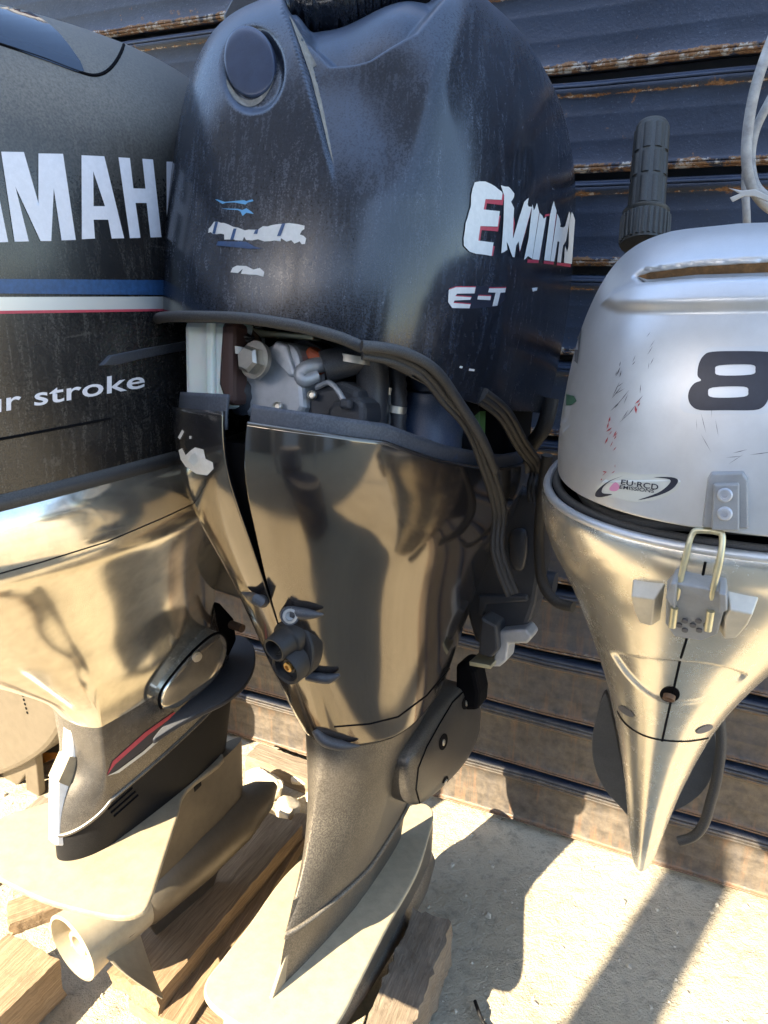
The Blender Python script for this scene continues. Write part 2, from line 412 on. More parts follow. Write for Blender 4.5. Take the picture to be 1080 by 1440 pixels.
M['backdrop'] = flat('backdrop_boards', (.10, .085, .07), .8)
M['hull_grey'] = paint('hull_grey', (.13, .108, .08), .38, .4, dust=.2, dust_up=.3, dust_col=(.26, .22, .155))

def wood_mat(name, c0, c1):
    m, nt, b = nmat(name); v = coords(nt, 'Object', (3, 48, 48)); g = noise(nt, 3.2, 8, .65, v, 1.2)
    k = noise(nt, 9, 4, .6, coords(nt, 'Object', (1, 3, 3)))
    col = mixc(nt, ramp(nt, g, [(.3, 0.0), (.68, 1.0)]), c0, c1); col = mixc(nt, ramp(nt, k, [(.45, 0.0), (.8, .55)]), col, (.13, .085, .045))
    nt.links.new(col, b.inputs['Base Color']); b.inputs['Roughness'].default_value = .85; bumpn(nt, b, g, .7, .004); return m
M['wood'] = wood_mat('wood', (.15, .095, .052), (.34, .245, .145))
M['wood_old'] = wood_mat('wood_old', (.11, .085, .06), (.27, .215, .155))

def ground_mat():
    m, nt, b = nmat('ground'); v = coords(nt)
    n1 = noise(nt, 3, 8, .6, v); n2 = noise(nt, 34, 8, .72, v, .3); n3 = noise(nt, 220, 4, .7, v)
    col = mixc(nt, ramp(nt, n1, [(.3, 0.0), (.7, 1.0)]), (.50, .43, .31), (.66, .58, .43))
    col = mixc(nt, ramp(nt, n2, [(.28, .75), (.5, 0.0)]), col, (.22, .195, .155)); col = mixc(nt, ramp(nt, n3, [(.60, 0.0), (.78, .5)]), col, (.62, .58, .50))
    nt.links.new(col, b.inputs['Base Color']); b.inputs['Roughness'].default_value = .92; b.inputs['Specular IOR Level'].default_value = .2
    h = math_(nt, 'ADD', math_(nt, 'MULTIPLY', n2, 1.0), math_(nt, 'MULTIPLY', n3, .35)); bumpn(nt, b, h, .9, .022); return m
M['ground'] = ground_mat()
def wall_mat():
    m, nt, b = nmat('rusty_steel'); v = coords(nt)
    tc = nt.nodes.new('ShaderNodeTexCoord'); sp = nt.nodes.new('ShaderNodeSeparateXYZ'); nt.links.new(tc.outputs['Object'], sp.inputs[0])
    at = nt.nodes.new('ShaderNodeAttribute'); at.attribute_name = 'edge'; edge = at.outputs['Fac']
    big = noise(nt, 5, 6, .6, v); mid = noise(nt, 38, 7, .7, v); fine = noise(nt, 240, 4, .7, v)
    streak = noise(nt, 1, 5, .6, coords(nt, 'Object', (60, 60, 6)))
    col = mixc(nt, ramp(nt, big, [(.3, 0.0), (.7, 1.0)]), (.012, .021, .043), (.034, .052, .092))
    col = mixc(nt, ramp(nt, fine, [(.60, 0.0), (.72, .40)]), col, (.16, .21, .29))
    # bare rust: along the edges and in patches
    ef = math_(nt, 'ADD', math_(nt, 'MULTIPLY', edge, .25), mid); rust = ramp(nt, ef, [(.66, 0.0), (.72, 1.0)])
    rc = mixc(nt, ramp(nt, fine, [(.35, 0.0), (.65, 1.0)]), (.13, .055, .022), (.30, .17, .08))
    col = mixc(nt, rust, col, rc); pale = ramp(nt, math_(nt, 'ADD', math_(nt, 'MULTIPLY', edge, .27), noise(nt, 55, 6, .7, coords(nt, 'Object', (1, 1, 1), (1, 2, 3)))), [(.78, 0.0), (.84, 1.0)])
    col = mixc(nt, pale, col, (.48, .45, .41))
    # splashed dust and rust wash low on the wall
    low = ramp(nt, sp.outputs[2], [(.25, 1.0), (1.0, 0.0)]); lowm = math_(nt, 'MULTIPLY', low, ramp(nt, streak, [(.2, .75), (.5, 1.0)])); lowm = math_(nt, 'MULTIPLY', lowm, math_(nt, 'ADD', 1.0, math_(nt, 'MINIMUM', edge, 0.0), True))  # ledges with negative edge skip the wash and stay shade-dark
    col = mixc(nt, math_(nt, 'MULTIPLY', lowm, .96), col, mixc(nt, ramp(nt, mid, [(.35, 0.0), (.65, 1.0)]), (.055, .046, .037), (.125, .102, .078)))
    r2 = math_(nt, 'MULTIPLY', ramp(nt, math_(nt, 'ADD', math_(nt, 'MULTIPLY', edge, .2), streak), [(.56, 0.0), (.72, 1.0)]), low)
    col = mixc(nt, math_(nt, 'MULTIPLY', r2, .55), col, (.20, .105, .055))
    nt.links.new(col, b.inputs['Base Color']); nt.links.new(math_(nt, 'ADD', math_(nt, 'MULTIPLY', rust, .3), .42), b.inputs['Roughness'])
    bumpn(nt, b, math_(nt, 'ADD', mid, math_(nt, 'MULTIPLY', fine, .5)), .35, .004); return m
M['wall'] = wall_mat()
M['wall_back'] = paint('wall_back', (.035, .04, .05), .5, dust=.15, dust_col=(.12, .10, .08))

# ------------------------------------------------------------------ setting
bm = bmesh.new(); bmesh.ops.create_grid(bm, x_segments=2, y_segments=2, size=60); me = bpy.data.meshes.new('ground'); bm.to_mesh(me); bm.free()
tag(link('ground', me, None, M['ground'], False), kind='structure')

def wall_slats():
    root = empty('steel_wall', Vector(WP), 'dark blue rusty wall of stacked ribbed steel slats behind the motors', 'wall')
    root.rotation_euler = (0, 0, math.atan2(WD[1], WD[0])); pitch = .159; g0 = .161 - pitch
    # local: x along wall, -y outwards to the yard, z up
    L0, L1 = -3.2, 1.6; k = 0
    prof = [(.036, .004), (-.003, .0), (-.008, .002), (-.010, .006), (-.007, .010), (-.005, .014), (-.005, .046), (-.0055, .048), (-.005, .050), (-.005, .086), (-.0055, .088), (-.005, .090), (-.005, .116), (-.008, .120), (-.013, .124), (-.0155, .130), (-.012, .136), (.0, .139), (.036, .140)]
    em = [-1, .9, 1, 1, .8, .2, .0, .1, .0, .0, .1, .0, .2, .95, .3, .1, .0, -1, -1]  # negative on the recess ledges: their shade is put into the colour
    for j in range(0, 15):
        z0 = g0 + .012 + pitch * j
        xs = np.linspace(L0, L1, 25); V, F, E_ = [], [], []
        tilt = random.uniform(-.003, .003); dy = random.uniform(-.003, .003)
        for x in xs:
            wv = .0025 * math.sin(x * 3 + j * 1.7) + .0015 * math.sin(x * 11 + j)
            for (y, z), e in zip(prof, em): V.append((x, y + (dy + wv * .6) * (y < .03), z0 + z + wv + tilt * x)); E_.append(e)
        n = len(prof)
        for i in range(24):
            for q in range(n - 1): F.append((i * n + q, (i + 1) * n + q, (i + 1) * n + q + 1, i * n + q + 1))
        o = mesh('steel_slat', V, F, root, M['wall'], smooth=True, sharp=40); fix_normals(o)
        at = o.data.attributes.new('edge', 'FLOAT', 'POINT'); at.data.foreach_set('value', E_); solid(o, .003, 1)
    o = box('back_sheet', ((L0 + L1) / 2, .046, 1.2), (L1 - L0, .02, 2.4), root, M['wall_back'], bev=0)
    o = box('base_rail', ((L0 + L1) / 2, .018, -.005 + .004), (L1 - L0, .02, .02), root, M['wall'], bev=0)
wall_slats()

# awning behind the photographer: its cloth shades the upper halves of everything by the wall
def npt(n, s, z): return Vector(-WN * n + WD * s) + Vector((0, 0, z))
root = empty('shade_awning', (0, 0, 0), 'cloth awning on posts behind the photographer, out of frame', 'awning')
C0, C1 = (-2.2, 2.67), (-.25, 3.40)
V = [npt(C0[0], -5.2, C0[1]), npt(C0[0], 1.2, C0[1]), npt(C1[0], 1.2, C1[1]), npt(C1[0], -5.2, C1[1])]
o = slab('awning_cloth', V, (0, 0, .012), root, M['awning'], bev=0)
tube('prop_pole', [(-1.46, -1.20, 0), (-1.28, -.37, 3.0)], .067, root, M['latch_grey'], 16)
for q in ((C0[0], -5.1, 2.67), (C0[0], 1.1, 2.67), (C1[0], -5.1, 3.4)):
    p = npt(*q); tube('post', [(p.x, p.y, 0), p], .04, root, M['latch_grey'], 12)
for (x, y, h, lb) in ((-.66, -.66, .98, 'tall dark plastic drum added behind the photographer for its dark reflection, out of frame'), (-.27, -.10, .62, 'short dark plastic drum added at the feet of the photographer for its dark reflection, out of frame')):  # dark bodies added behind the camera to darken the cowl reflections
    dr = lathe('blocker', (x, y, 0), (0, 0, 1), [(0, .27), (.03, .29), (h * .33, .29), (h * .35, .30), (h * .37, .29), (h * .66, .29), (h * .68, .30), (h * .70, .29), (h - .03, .29), (h, .27), (h - .01, .25), (h - .01, 0)], None, M['blocker'], 48); tag(dr, lb, 'blocker')
# the long shed added for its dark reflection, its near face in its own shade
root = empty('backdrop', npt(-5.5, 0, 0), 'long dark shed added behind the photographer for its dark reflection, out of frame', 'backdrop')
root.rotation_euler = (0, 0, math.atan2(WD[1], WD[0]))
box('wall', (0, -2.0, 1.7), (22, 4, 3.4), root, M['backdrop'], bev=.02); box('roof', (0, -2.0, 3.46), (22.6, 4.6, .12), root, M['backdrop'], bev=.02)
for k in range(-4, 5): box('door', (k * 2.4, .02, 1.15), (1.5, .06, 2.3), root, M['grip'] if k % 2 else M['awning'], bev=.01)

# ================================================================== middle motor (black)
FE = Frame((-.001, 1.099, 1.077), 26, 10)
def build_black():
    fr = FE
    root = empty('outboard_motor', fr, 'tall black outboard motor in the middle with lifted cowl and torn white lettering', 'outboard motor')
    # ---- upper cowl
    U = Surf([(.02, .214, .352, .372, 2.7, 2.6, 0), (.10, .226, .360, .38, 2.7, 2.6, 0), (.20, .232, .355, .38, 2.7, 2.6, 0), (.30, .227, .345, .38, 2.7, 2.6, 0), (.35, .222, .335, .38, 2.7, 2.6, 0),
              (.40, .212, .318, .375, 2.7, 2.6, 0), (.44, .200, .288, .36, 2.8, 2.6, 0), (.47, .185, .245, .34, 2.8, 2.5, 0), (.495, .160, .19, .31, 2.6, 2.5, 0), (.512, .12, .125, .26, 2.4, 2.4, 0), (.52, .05, .05, .14, 2.2, 2.2, 0)], .008)
    def zedge(t):
        d = math.degrees(t); d = d - 360 if d > 180 else d
        return inter(d, [-180, -120, -60, 0, 12, 22, 38, 55, 75, 100, 180], [.03, .07, .094, .096, .090, .082, .061, .038, .026, .02, .03])
    def sculpt(G, fr):
        shp = G.shape[:2]; P = project(fr.W(G.reshape(-1, 3))); Wn = gnormals(G).reshape(-1, 3)
        vis = (np.einsum('ij,ij->i', CAMP - fr.W(G.reshape(-1, 3)), Wn @ fr.R.T) > 0)
        dsp = np.zeros(len(P))
        # blade crease running down from the cap, ground falls away to its right
        cy = np.clip(P[:, 1], -20, 275); xc = np.interp(cy, [-20, 25, 110, 200, 275], [395, 408, 432, 456, 473])
        amp = .022 * (1 - sstep(90, 285, P[:, 1])); s = P[:, 0] - xc
        dsp -= amp * sstep(-3.5, 5, s) * (1 - sstep(60, 190, s)) * (P[:, 1] < 280)
        # scoop under the intake
        sd = poly_sd(P, [(412, 22), (455, 66), (520, 62), (585, 42), (628, -10), (600, -60), (420, -60)])
        dsp -= .020 * (1 - sstep(-14, 8, sd))
        # shoulder ridge to the right of the scoop
        xr = np.interp(np.clip(P[:, 1], -20, 330), [-20, 0, 120, 330], [660, 648, 606, 575]); r = P[:, 0] - xr
        dsp += .007 * np.exp(-(r / 34.0) ** 2) * (1 - sstep(120, 330, P[:, 1]))
        # dish round the cap
        e = np.hypot((P[:, 0] - 355) / 41, (P[:, 1] - 97) / 57); dsp -= .010 * (1 - sstep(.80, 1.16, e))
        dsp *= vis
        return G + (Wn * dsp[:, None]).reshape(*shp, 3)
    cowl = body('upper_cowl', U, zedge, .52, 900, 380, root, M['cowl_black'], sculpt=sculpt, fr=fr); solid(cowl, .004, -1)
    cowl['label'] = 'dusty black upper cowl with peeling letter stickers'
    sk = Skin(cowl, fr)
    # round cap
    cap = [(355 + 34 * math.cos(a), 91 + 47 * math.sin(a)) for a in np.linspace(0, 2 * math.pi, 40, endpoint=False)]
    P = [sk.hit(*q) for q in cap]; n = Vector(np.mean([b for a, b in P], axis=0)).normalized(); pts = [Vector(a) for a, b in P]
    c = sum(pts, Vector()) / len(pts); pts = [p - n * ((p - c).dot(n)) + n * .0055 for p in pts]
    pillow('round_cap', pts, n, .0025, cowl, M['cap'], rings=8, p=3, skirt=.01)
    decal('dust_patch', [smooth2([(318, 112), (322, 128), (334, 144), (350, 151), (368, 143), (382, 122), (388, 104), (380, 120), (366, 136), (350, 141), (334, 134), (324, 120)], 4)], sk, cowl, M['dust_tan'], .0006, 4)
    decal('dust_patch', [[(406, 22), (412, 30), (430, 62), (446, 92), (440, 96), (452, 140), (462, 190), (470, 235), (462, 210), (450, 160), (436, 106), (422, 66)]], sk, cowl, M['dust_tan'], .0006, 4)
    # rubber edging along the bottom
    path = []
    for d in np.linspace(-125, 42, 60):
        t = rad(d) % (2 * math.pi); path.append(U.at(rad(d), zedge(t) + .006, .006))
    tube('edge_trim', path, .0062, cowl, M['rubber'], 10)
    # intake mouth and carry handle on top
    pl = lambda L_, y: [fr.on(a, b, 1, y) for a, b in L_]
    slab('intake_mouth', pl([(352, 14), (372, 8), (420, 5), (520, 12), (590, 14), (622, -4), (640, -40), (345, -60)], -.205), (0, .16, 0), cowl, M['void'], .004)
    slab('carry_handle', pl([(316, 36), (312, 22), (322, 2), (340, -30), (420, -40), (420, -8), (376, 2), (346, 22), (330, 38)], -.235), (0, .03, 0), cowl, M['plastic'], .004)
    # ---- lettering on the starboard side (traced letters with red drop edge)
    def T(P, ox, oy, s): return [(ox + x / s, oy + y / s) for x, y in P]
    A = lambda P: T(P, 640, 240, 5.684)
    red = [[(235, 228), (365, 236), (383, 165), (389, 200), (377, 276), (250, 262), (242, 314), (220, 312)], [(195, 443), (333, 452), (344, 362), (359, 362), (339, 486), (209, 475), (196, 561), (176, 560)], [(300, 600), (313, 605), (299, 682), (284, 680)],
           [(462, 350), (473, 420), (457, 545), (451, 530)], [(600, 293), (610, 298), (513, 652), (506, 620)], [(662, 330), (670, 330), (612, 700), (604, 700)], [(716, 350), (752, 344), (750, 362), (722, 366), (672, 700), (662, 715)], [(800, 330), (808, 350), (756, 715), (750, 715)],
           [(575, 709), (665, 714), (663, 739), (573, 736)], [(705, 720), (785, 727), (783, 751), (703, 743)], [(810, 733), (922, 745), (918, 771), (808, 756)]]
    whi = [[(150, 95), (190, 87), (235, 88), (280, 108), (310, 125), (340, 150), (362, 166), (372, 180), (365, 235), (236, 229), (221, 312), (350, 325), (334, 448), (195, 444), (179, 560), (300, 575), (285, 682), (215, 670), (160, 665), (110, 648), (82, 620), (64, 600), (62, 540), (72, 480), (78, 420), (92, 380), (105, 330), (120, 280), (122, 200), (132, 150)],
           [(358, 118), (390, 128), (420, 130), (440, 150), (466, 185), (462, 215), (440, 250), (464, 300), (458, 400), (455, 545), (500, 390), (545, 250), (580, 218), (572, 270), (580, 288), (606, 290), (510, 645), (500, 565), (480, 600), (468, 692), (452, 690), (440, 660), (420, 600), (405, 570), (410, 632), (385, 650), (362, 660), (372, 520), (380, 400), (385, 200)],
           [(610, 270), (622, 318), (632, 300), (646, 258), (656, 300), (664, 332), (608, 705), (574, 682), (560, 700), (543, 712), (580, 540)],
           [(668, 338), (690, 360), (700, 385), (722, 368), (664, 714), (610, 708)], [(752, 350), (768, 290), (782, 242), (790, 280), (804, 322), (752, 722), (704, 716)],
           [(810, 345), (828, 385), (836, 430), (832, 450), (858, 455), (872, 445), (905, 325), (915, 355), (880, 560), (856, 600), (838, 736), (808, 730), (826, 568), (812, 566), (786, 726), (754, 724)], [(905, 420), (925, 330), (938, 350), (952, 395), (926, 746), (862, 736), (872, 600), (888, 650), (900, 600)]]
    decal('torn_lettering', [A(p) for p in red], sk, cowl, M['red'], .0006, 5); 
    lt = decal('torn_lettering', [A(p) for p in whi], sk, cowl, M['white'], .0012, 5)
    B = lambda P, dx=0, dy=0: [(540 + (x + dx) / 2, (y + dy) / 2) for x, y in P]
    et = [[(180, 815), (200, 808), (255, 808), (252, 825), (203, 826), (198, 833), (243, 836), (240, 843), (196, 845), (193, 852), (241, 856), (238, 867), (190, 866), (178, 850)], [(262, 832), (298, 833), (296, 844), (260, 842)], [(293, 811), (340, 810), (338, 822), (325, 823), (316, 859), (302, 861), (311, 823), (290, 822)]]
    decal('torn_lettering', [B([(175, 822), (190, 806), (330, 804), (342, 812), (336, 845), (318, 862), (250, 868), (190, 868), (178, 852)])], sk, cowl, M['navy'], .0004, 6)
    decal('torn_lettering', [B(p, 2, -3) for p in et], sk, cowl, M['red'], .0008, 6); decal('torn_lettering', [B(p) for p in et], sk, cowl, M['white'], .0013, 6)
    decal('torn_lettering', [B([(414, 810), (430, 808), (428, 817), (416, 820)])] + [[(646, 514), (650, 515), (649, 518), (645, 517)], [(659, 518), (667, 519), (666, 522), (658, 521)]], sk, cowl, M['white'], .001, 6)
    # sticker on the aft face
    D = lambda P: T(P, 280, 260, 6.0)
    w1 = [(80, 405), (84, 372), (104, 350), (130, 312), (165, 312), (185, 322), (212, 322), (250, 335), (290, 355), (330, 362), (390, 385), (420, 378), (470, 380), (500, 378), (540, 350), (580, 352), (610, 342), (655, 334), (700, 330), (760, 323), (830, 332), (892, 345), (890, 375), (868, 388), (852, 420), (882, 430), (905, 452), (895, 500), (868, 502), (850, 478), (806, 497), (780, 468), (740, 480), (692, 450), (690, 478), (640, 470), (600, 476), (552, 478), (500, 460), (450, 470), (400, 466), (382, 440), (370, 471), (308, 468), (296, 462), (215, 462), (214, 420), (186, 412), (150, 417), (116, 415), (104, 400)]
    decal('torn_sticker', [D(w1)], sk, cowl, M['white'], .0006, 6)
    decal('torn_sticker', [D([(268, 738), (285, 700), (320, 682), (400, 685), (460, 715), (515, 702), (553, 735), (545, 776), (490, 760), (430, 757), (355, 750), (372, 708), (330, 745)])], sk, cowl, M['white'], .0006, 6)
    decal('torn_sticker', [D(p) for p in ([(142, 314), (166, 314), (141, 415), (117, 414)], [(296, 371), (321, 371), (296, 463), (267, 466)], [(702, 330), (732, 328), (692, 433), (661, 436)], [(480, 383), (505, 378), (496, 416), (464, 416)], [(165, 478), (400, 482), (470, 522), (540, 540), (420, 540), (150, 512)])], sk, cowl, M['blue'], .0011, 6)
    decal('torn_sticker', [D(p) for p in ([(138, 123), (160, 125), (220, 145), (380, 130), (402, 138), (452, 123), (462, 138), (412, 151), (395, 167), (300, 150), (228, 152), (200, 162)], [(190, 200), (330, 203), (368, 213), (402, 198), (442, 225), (464, 247), (402, 236), (370, 264), (352, 226), (330, 214), (240, 208)])], sk, cowl, M['lblue'], .0006, 6)

    # ---- lower cowl: two halves that meet on the aft seam
    Lr = [(.03, .196, .362, .37, 2.6, 2.6, 0), (0, .200, .367, .38, 2.6, 2.6, 0), (-.05, .197, .364, .37, 2.55, 2.5, 0), (-.10, .198, .343, .36, 2.5, 2.4, 0), (-.15, .190, .317, .33, 2.35, 2.3, 0), (-.20, .168, .292, .305, 2.2, 2.2, 0),
          (-.25, .152, .264, .292, 2.1, 2.2, 0), (-.30, .140, .237, .282, 2.0, 2.2, 0), (-.35, .128, .208, .272, 1.95, 2.2, 0), (-.40, .116, .176, .262, 1.9, 2.2, 0), (-.45, .104, .143, .252, 1.85, 2.2, 0), (-.49, .094, .113, .245, 1.8, 2.2, 0)]
    S = Surf(Lr, .022)
    gap = lambda z: inter(z, [-.5, -.25, -.1, 0], [.004, .006, .022, .040])
    zbot = lambda t: inter(math.degrees(t), [-180, -60, 0, 60, 120, 180], [-.45, -.475, -.485, -.475, -.45, -.44])
    zt_s = lambda t: inter(math.degrees(t), [0, 20, 40, 60, 90, 180], [-.004, -.008, -.014, -.036, -.058, -.06]); zt_p = lambda t: inter(math.degrees(t), [-180, -60, -30, 0], [-.05, -.02, .000, .004])
    def half(name, s, zt, off=0, zlo=None, zhi=None, mat='lower_black', nz=90):
        nt = 170; u = np.linspace(0, 1, nt); tu = s * u ** 1.35 * math.pi
        lo = np.array([(zlo or zbot)(x) for x in tu]); hi = np.array([(zhi or zt)(x) for x in tu]); z = lo + (hi - lo) * np.linspace(0, 1, nz)[:, None]
        g = np.interp(z, [-.5, -.25, -.1, 0], [.004, .006, .022, .040]); V = S.at(s * (g + u ** 1.35 * (math.pi - g)), z, off).reshape(-1, 3)
        F = grid_faces(nz, nt, False); o = mesh(name, V, F, root, M[mat], sharp=55); fix_normals(o); return o
    st = half('lower_cowl_half', 1, zt_s); po = half('lower_cowl_half', -1, zt_p); solid(st, .005, -1); solid(po, .005, -1)
    for o_, s, zt in ((st, 1, zt_s), (po, -1, zt_p)):
        lip = half('flange_lip', s, None, -.006, lambda t: zt(t) - .02, lambda t: zt(t) + .018, 'lip', 8); lip.parent = o_; solid(lip, .004, -1)
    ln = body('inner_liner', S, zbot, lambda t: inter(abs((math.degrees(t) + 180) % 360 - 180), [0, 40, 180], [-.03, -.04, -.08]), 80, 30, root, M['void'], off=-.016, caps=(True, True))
    sks, skp = Skin(st, fr), Skin(po, fr)
    decal('torn_sticker', [[(252, 633), (257, 630), (262, 640), (268, 634), (275, 629), (287, 632), (290, 645), (300, 650), (301, 659), (292, 668), (277, 666), (262, 656), (255, 646)], [(251, 615), (257, 604), (260, 607), (254, 618)], [(267, 613), (270, 613), (270, 617), (267, 617)]], skp, po, M['white'], .0008, 5)
    decal('torn_sticker', [[(270, 640), (276, 636), (280, 648), (274, 655), (266, 648)]], skp, po, M['film'], .0013, 5)
    # parting line and scribed line on the starboard half
    surfline('parting_line', sks, [(470, 1022), (520, 1018), (560, 1008), (600, 978), (632, 940), (652, 905)], .0012, st, M['void'], .0002)
    # ---- clips across the seam
    def clip(pl_, rads, skn=sks, off=.006, mat='plastic'):
        tube('seam_clip', smooth_path(skinpath(skn, pl_, off), 5), np.interp(np.linspace(0, 1, (len(pl_) - 1) * 5 + 1), np.linspace(0, 1, len(rads)), rads), root, M[mat], 12)
    clip([(345, 829), (358, 835), (372, 841), (386, 846)], [.001, .006, .008, .008], skp); clip([(412, 856), (430, 858), (442, 859), (455, 859)], [.008, .007, .005, .001])
    a = Vector(skinpath(skp, [(382, 845)], .010)[0]); b_ = Vector(skinpath(sks, [(412, 856)], .012)[0]); tube('seam_clip', [a, b_], .0115, root, M['plastic'], 16)
    d = (b_ - a).normalized(); lathe('clip_screw', b_ - d * .002, d, [(0, .009), (.006, .009), (.007, .006), (.003, .005)], root, M['latch_grey'], 16)
    clip([(432, 946), (448, 948), (462, 949), (477, 944)], [.005, .007, .007, .002]); clip([(443, 1026), (458, 1036), (480, 1043), (505, 1044)], [.006, .009, .008, .001])
    # ---- flushing outlets
    c, n = sks.hit(432, 905); c = Vector(c); n = Vector(n)
    ax = Vector((-.16, -.94, -.30)).normalized()
    pf = lambda px, py, k=0.0: Vector(fr.on(px, py, 1, c.y - .006)) + ax * k
    g_out = [(396, 870), (408, 864), (424, 870), (437, 887), (444, 908), (444, 930), (437, 947), (425, 951), (412, 944), (400, 920), (393, 892)]
    gr = slab('outlet_flange', [pf(*q, -.016) for q in smooth2(g_out, 4)], ax * .024, root, M['black_rubber'], .004)
    lathe('outlet_port', pf(413, 893, -.004), ax, [(0, .023), (.016, .023), (.019, .0205), (.021, .0185), (.040, .0165), (.0415, .0155), (.041, .0135), (.020, .0125), (.018, 0.0)], gr, M['black_rubber'], 32)
    lathe('outlet_port', pf(419, 927, -.004), ax, [(0, .023), (.026, .0225), (.029, .021), (.027, .018), (.019, .0175), (.017, .0105), (.021, .0095), (.021, .0)], gr, M['black_rubber'], 32)
    lathe('brass_insert', pf(419, 927, .016), ax, [(0, .0065), (.004, .0065), (.005, .0035), (.002, .003), (.002, 0)], gr, M['brass'], 18)

    # ---- powerhead seen through the gap
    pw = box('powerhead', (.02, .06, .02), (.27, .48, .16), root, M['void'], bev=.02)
    y0 = -.30
    def P3(px, py, y): return Vector(fr.on(px, py, 1, y))
    slab('coolant_bottle', [P3(*q, -.325) for q in [(257, 450), (326, 450), (326, 575), (268, 575), (259, 560)]], (0, .07, 0), root, M['bottle'], .008)
    slab('bottle_rib', [P3(*q, -.331) for q in [(288, 450), (299, 450), (299, 575), (289, 575)]], (0, .01, 0), root, M['bottle'], .003)
    slab('bottle_cap_band', [P3(*q, -.332) for q in [(311, 452), (328, 452), (328, 570), (316, 570), (306, 540), (308, 500)]], (0, .03, 0), root, M['brown_red'], .006)
    ho = [P3(334, 462, -.285), P3(338, 492, -.30), P3(330, 515, -.305), P3(322, 528, -.30), P3(335, 545, -.305), P3(345, 575, -.29)]
    pp = smooth_path(ho, 8); tube('hose', pp, [.014 + .0012 * (i % 2) for i in range(len(pp))], root, M['plastic'], 12)
    # cast starter housing with its bolt
    o = slab('housing', [P3(*q, -.30) for q in smooth2([(350, 510), (372, 488), (405, 482), (420, 500), (424, 540), (420, 585), (345, 585), (342, 545)], 3)], (.02, .14, .0), root, M['cast'], .006)
    slab('housing_rib', [P3(*q, -.305) for q in [(388, 478), (402, 484), (416, 530), (405, 530), (374, 497)]], (.004, .06, .0), o, M['cast'], .003)
    slab('housing_top', [P3(*q, -.27) for q in [(370, 490), (430, 478), (470, 500), (460, 545), (424, 545), (405, 482)]], (.02, .08, 0), o, M['plastic'], .006)
    lathe('washer', P3(362, 507, -.315), (-.15, -1, .1), [(0, .021), (.006, .021), (.006, .014)], o, M['steel'], 28)
    lathe('hex_bolt', P3(360, 508, -.318), (-.15, -1, .1), [(0, .0155), (.014, .0155), (.017, .012)], o, M['steel'], 6, 20)
    lathe('spout', P3(346, 523, -.295), (-1, -.5, -.1), [(-.01, .015), (.02, .014), (.022, .010)], o, M['cast'], 20)
    tube('hose', smooth_path([P3(446, 527, -.29), P3(428, 534, -.30), P3(424, 524, -.30), P3(438, 515, -.295), P3(462, 512, -.28)], 6), .0085, root, M['cast'], 12)
    tube('hose', smooth_path([P3(455, 517, -.285), P3(490, 506, -.27), P3(518, 500, -.26), P3(524, 540, -.25), P3(522, 600, -.25)], 6), .0185, root, M['plastic'], 14)
    box('clip_red', P3(450, 508, -.27), (.030, .03, .022), root, M['orange'], Matrix.Rotation(.5, 3, 'Y'), .004); box('clip_red', P3(453, 497, -.25), (.020, .02, .010), root, M['orange'], None, .003)
    bxo = slab('relay_box', [P3(*q, -.29) for q in [(430, 560), (442, 545), (476, 536), (505, 548), (506, 600), (430, 590)]], (.0, .07, 0), root, M['plastic'], .008)
    slab('relay_box', [P3(*q, -.30) for q in [(458, 575), (468, 564), (500, 556), (512, 566), (512, 600), (458, 600)]], (.0, .07, 0), root, M['plastic'], .008)
    tube('cable_tie', smooth_path([P3(446, 545, -.292), P3(462, 538, -.30), P3(474, 548, -.304), P3(484, 564, -.306)], 5), .0032, root, M['cast'], 8); box('cable_tie_head', P3(487, 568, -.308), (.013, .01, .011), root, M['plastic'])
    for (q, y, r) in (([(540, 505), (545, 560), (542, 640)], -.22, .012), ([(556, 510), (560, 560), (556, 640)], -.22, .010), ([(508, 590), (512, 560), (520, 530)], -.24, .008)):
        pp = smooth_path([P3(*k, y) for k in q], 10); tube('hose', pp, [r + .0012 * (i % 2) for i in range(len(pp))], root, M['plastic'], 12)
    lathe('filter_canister', P3(600, 640, -.16), (0, 0, 1), [(0, .042), (.055, .042), (.06, .038), (.075, .038), (.078, .03), (.11, .028)], root, M['blue_dark'], 28)
    slab('green_label', [P3(*q, -.12) for q in [(667, 585), (675, 578), (674, 622), (668, 624)]], (.004, .01, 0), root, M['label_green'], 0)
    lathe('screw', P3(643, 551, -.17), (0.3, -1, 0), [(0, .006), (.006, .006), (.006, .003), (.003, .003), (.003, 0)], root, M['steel'], 16)
    slab('cowl_hook', [P3(*q, -.10) for q in [(636, 540), (655, 552), (668, 640), (650, 640)]], (.01, .02, 0), root, M['plastic'], .003)
    for (x, y, yy) in ((392, 572, -.306), (440, 556, -.296)):
        lathe('screw', P3(x, y, yy), (0, -1, .1), [(0, .0055), (.004, .0055), (.005, .004), (.003, .003), (.003, 0)], root, M['steel'], 12)
    for k in range(5): tube('cooling_rib', [P3(426 + k * 7, 505 + k * 3, -.275), P3(426 + k * 7, 545 + k * 4, -.275)], .003, root, M['cast'], 6)
    for k in range(7):
        p = P3(338 - 2 * k % 5, 475 + k * 4.5, -.302); lathe('hose_ring', p, (.1, 0, 1), [(0, .0135), (.001, .0165), (.003, .0165), (.004, .0135)], root, M['plastic'], 16)
    rg = random.Random(11)
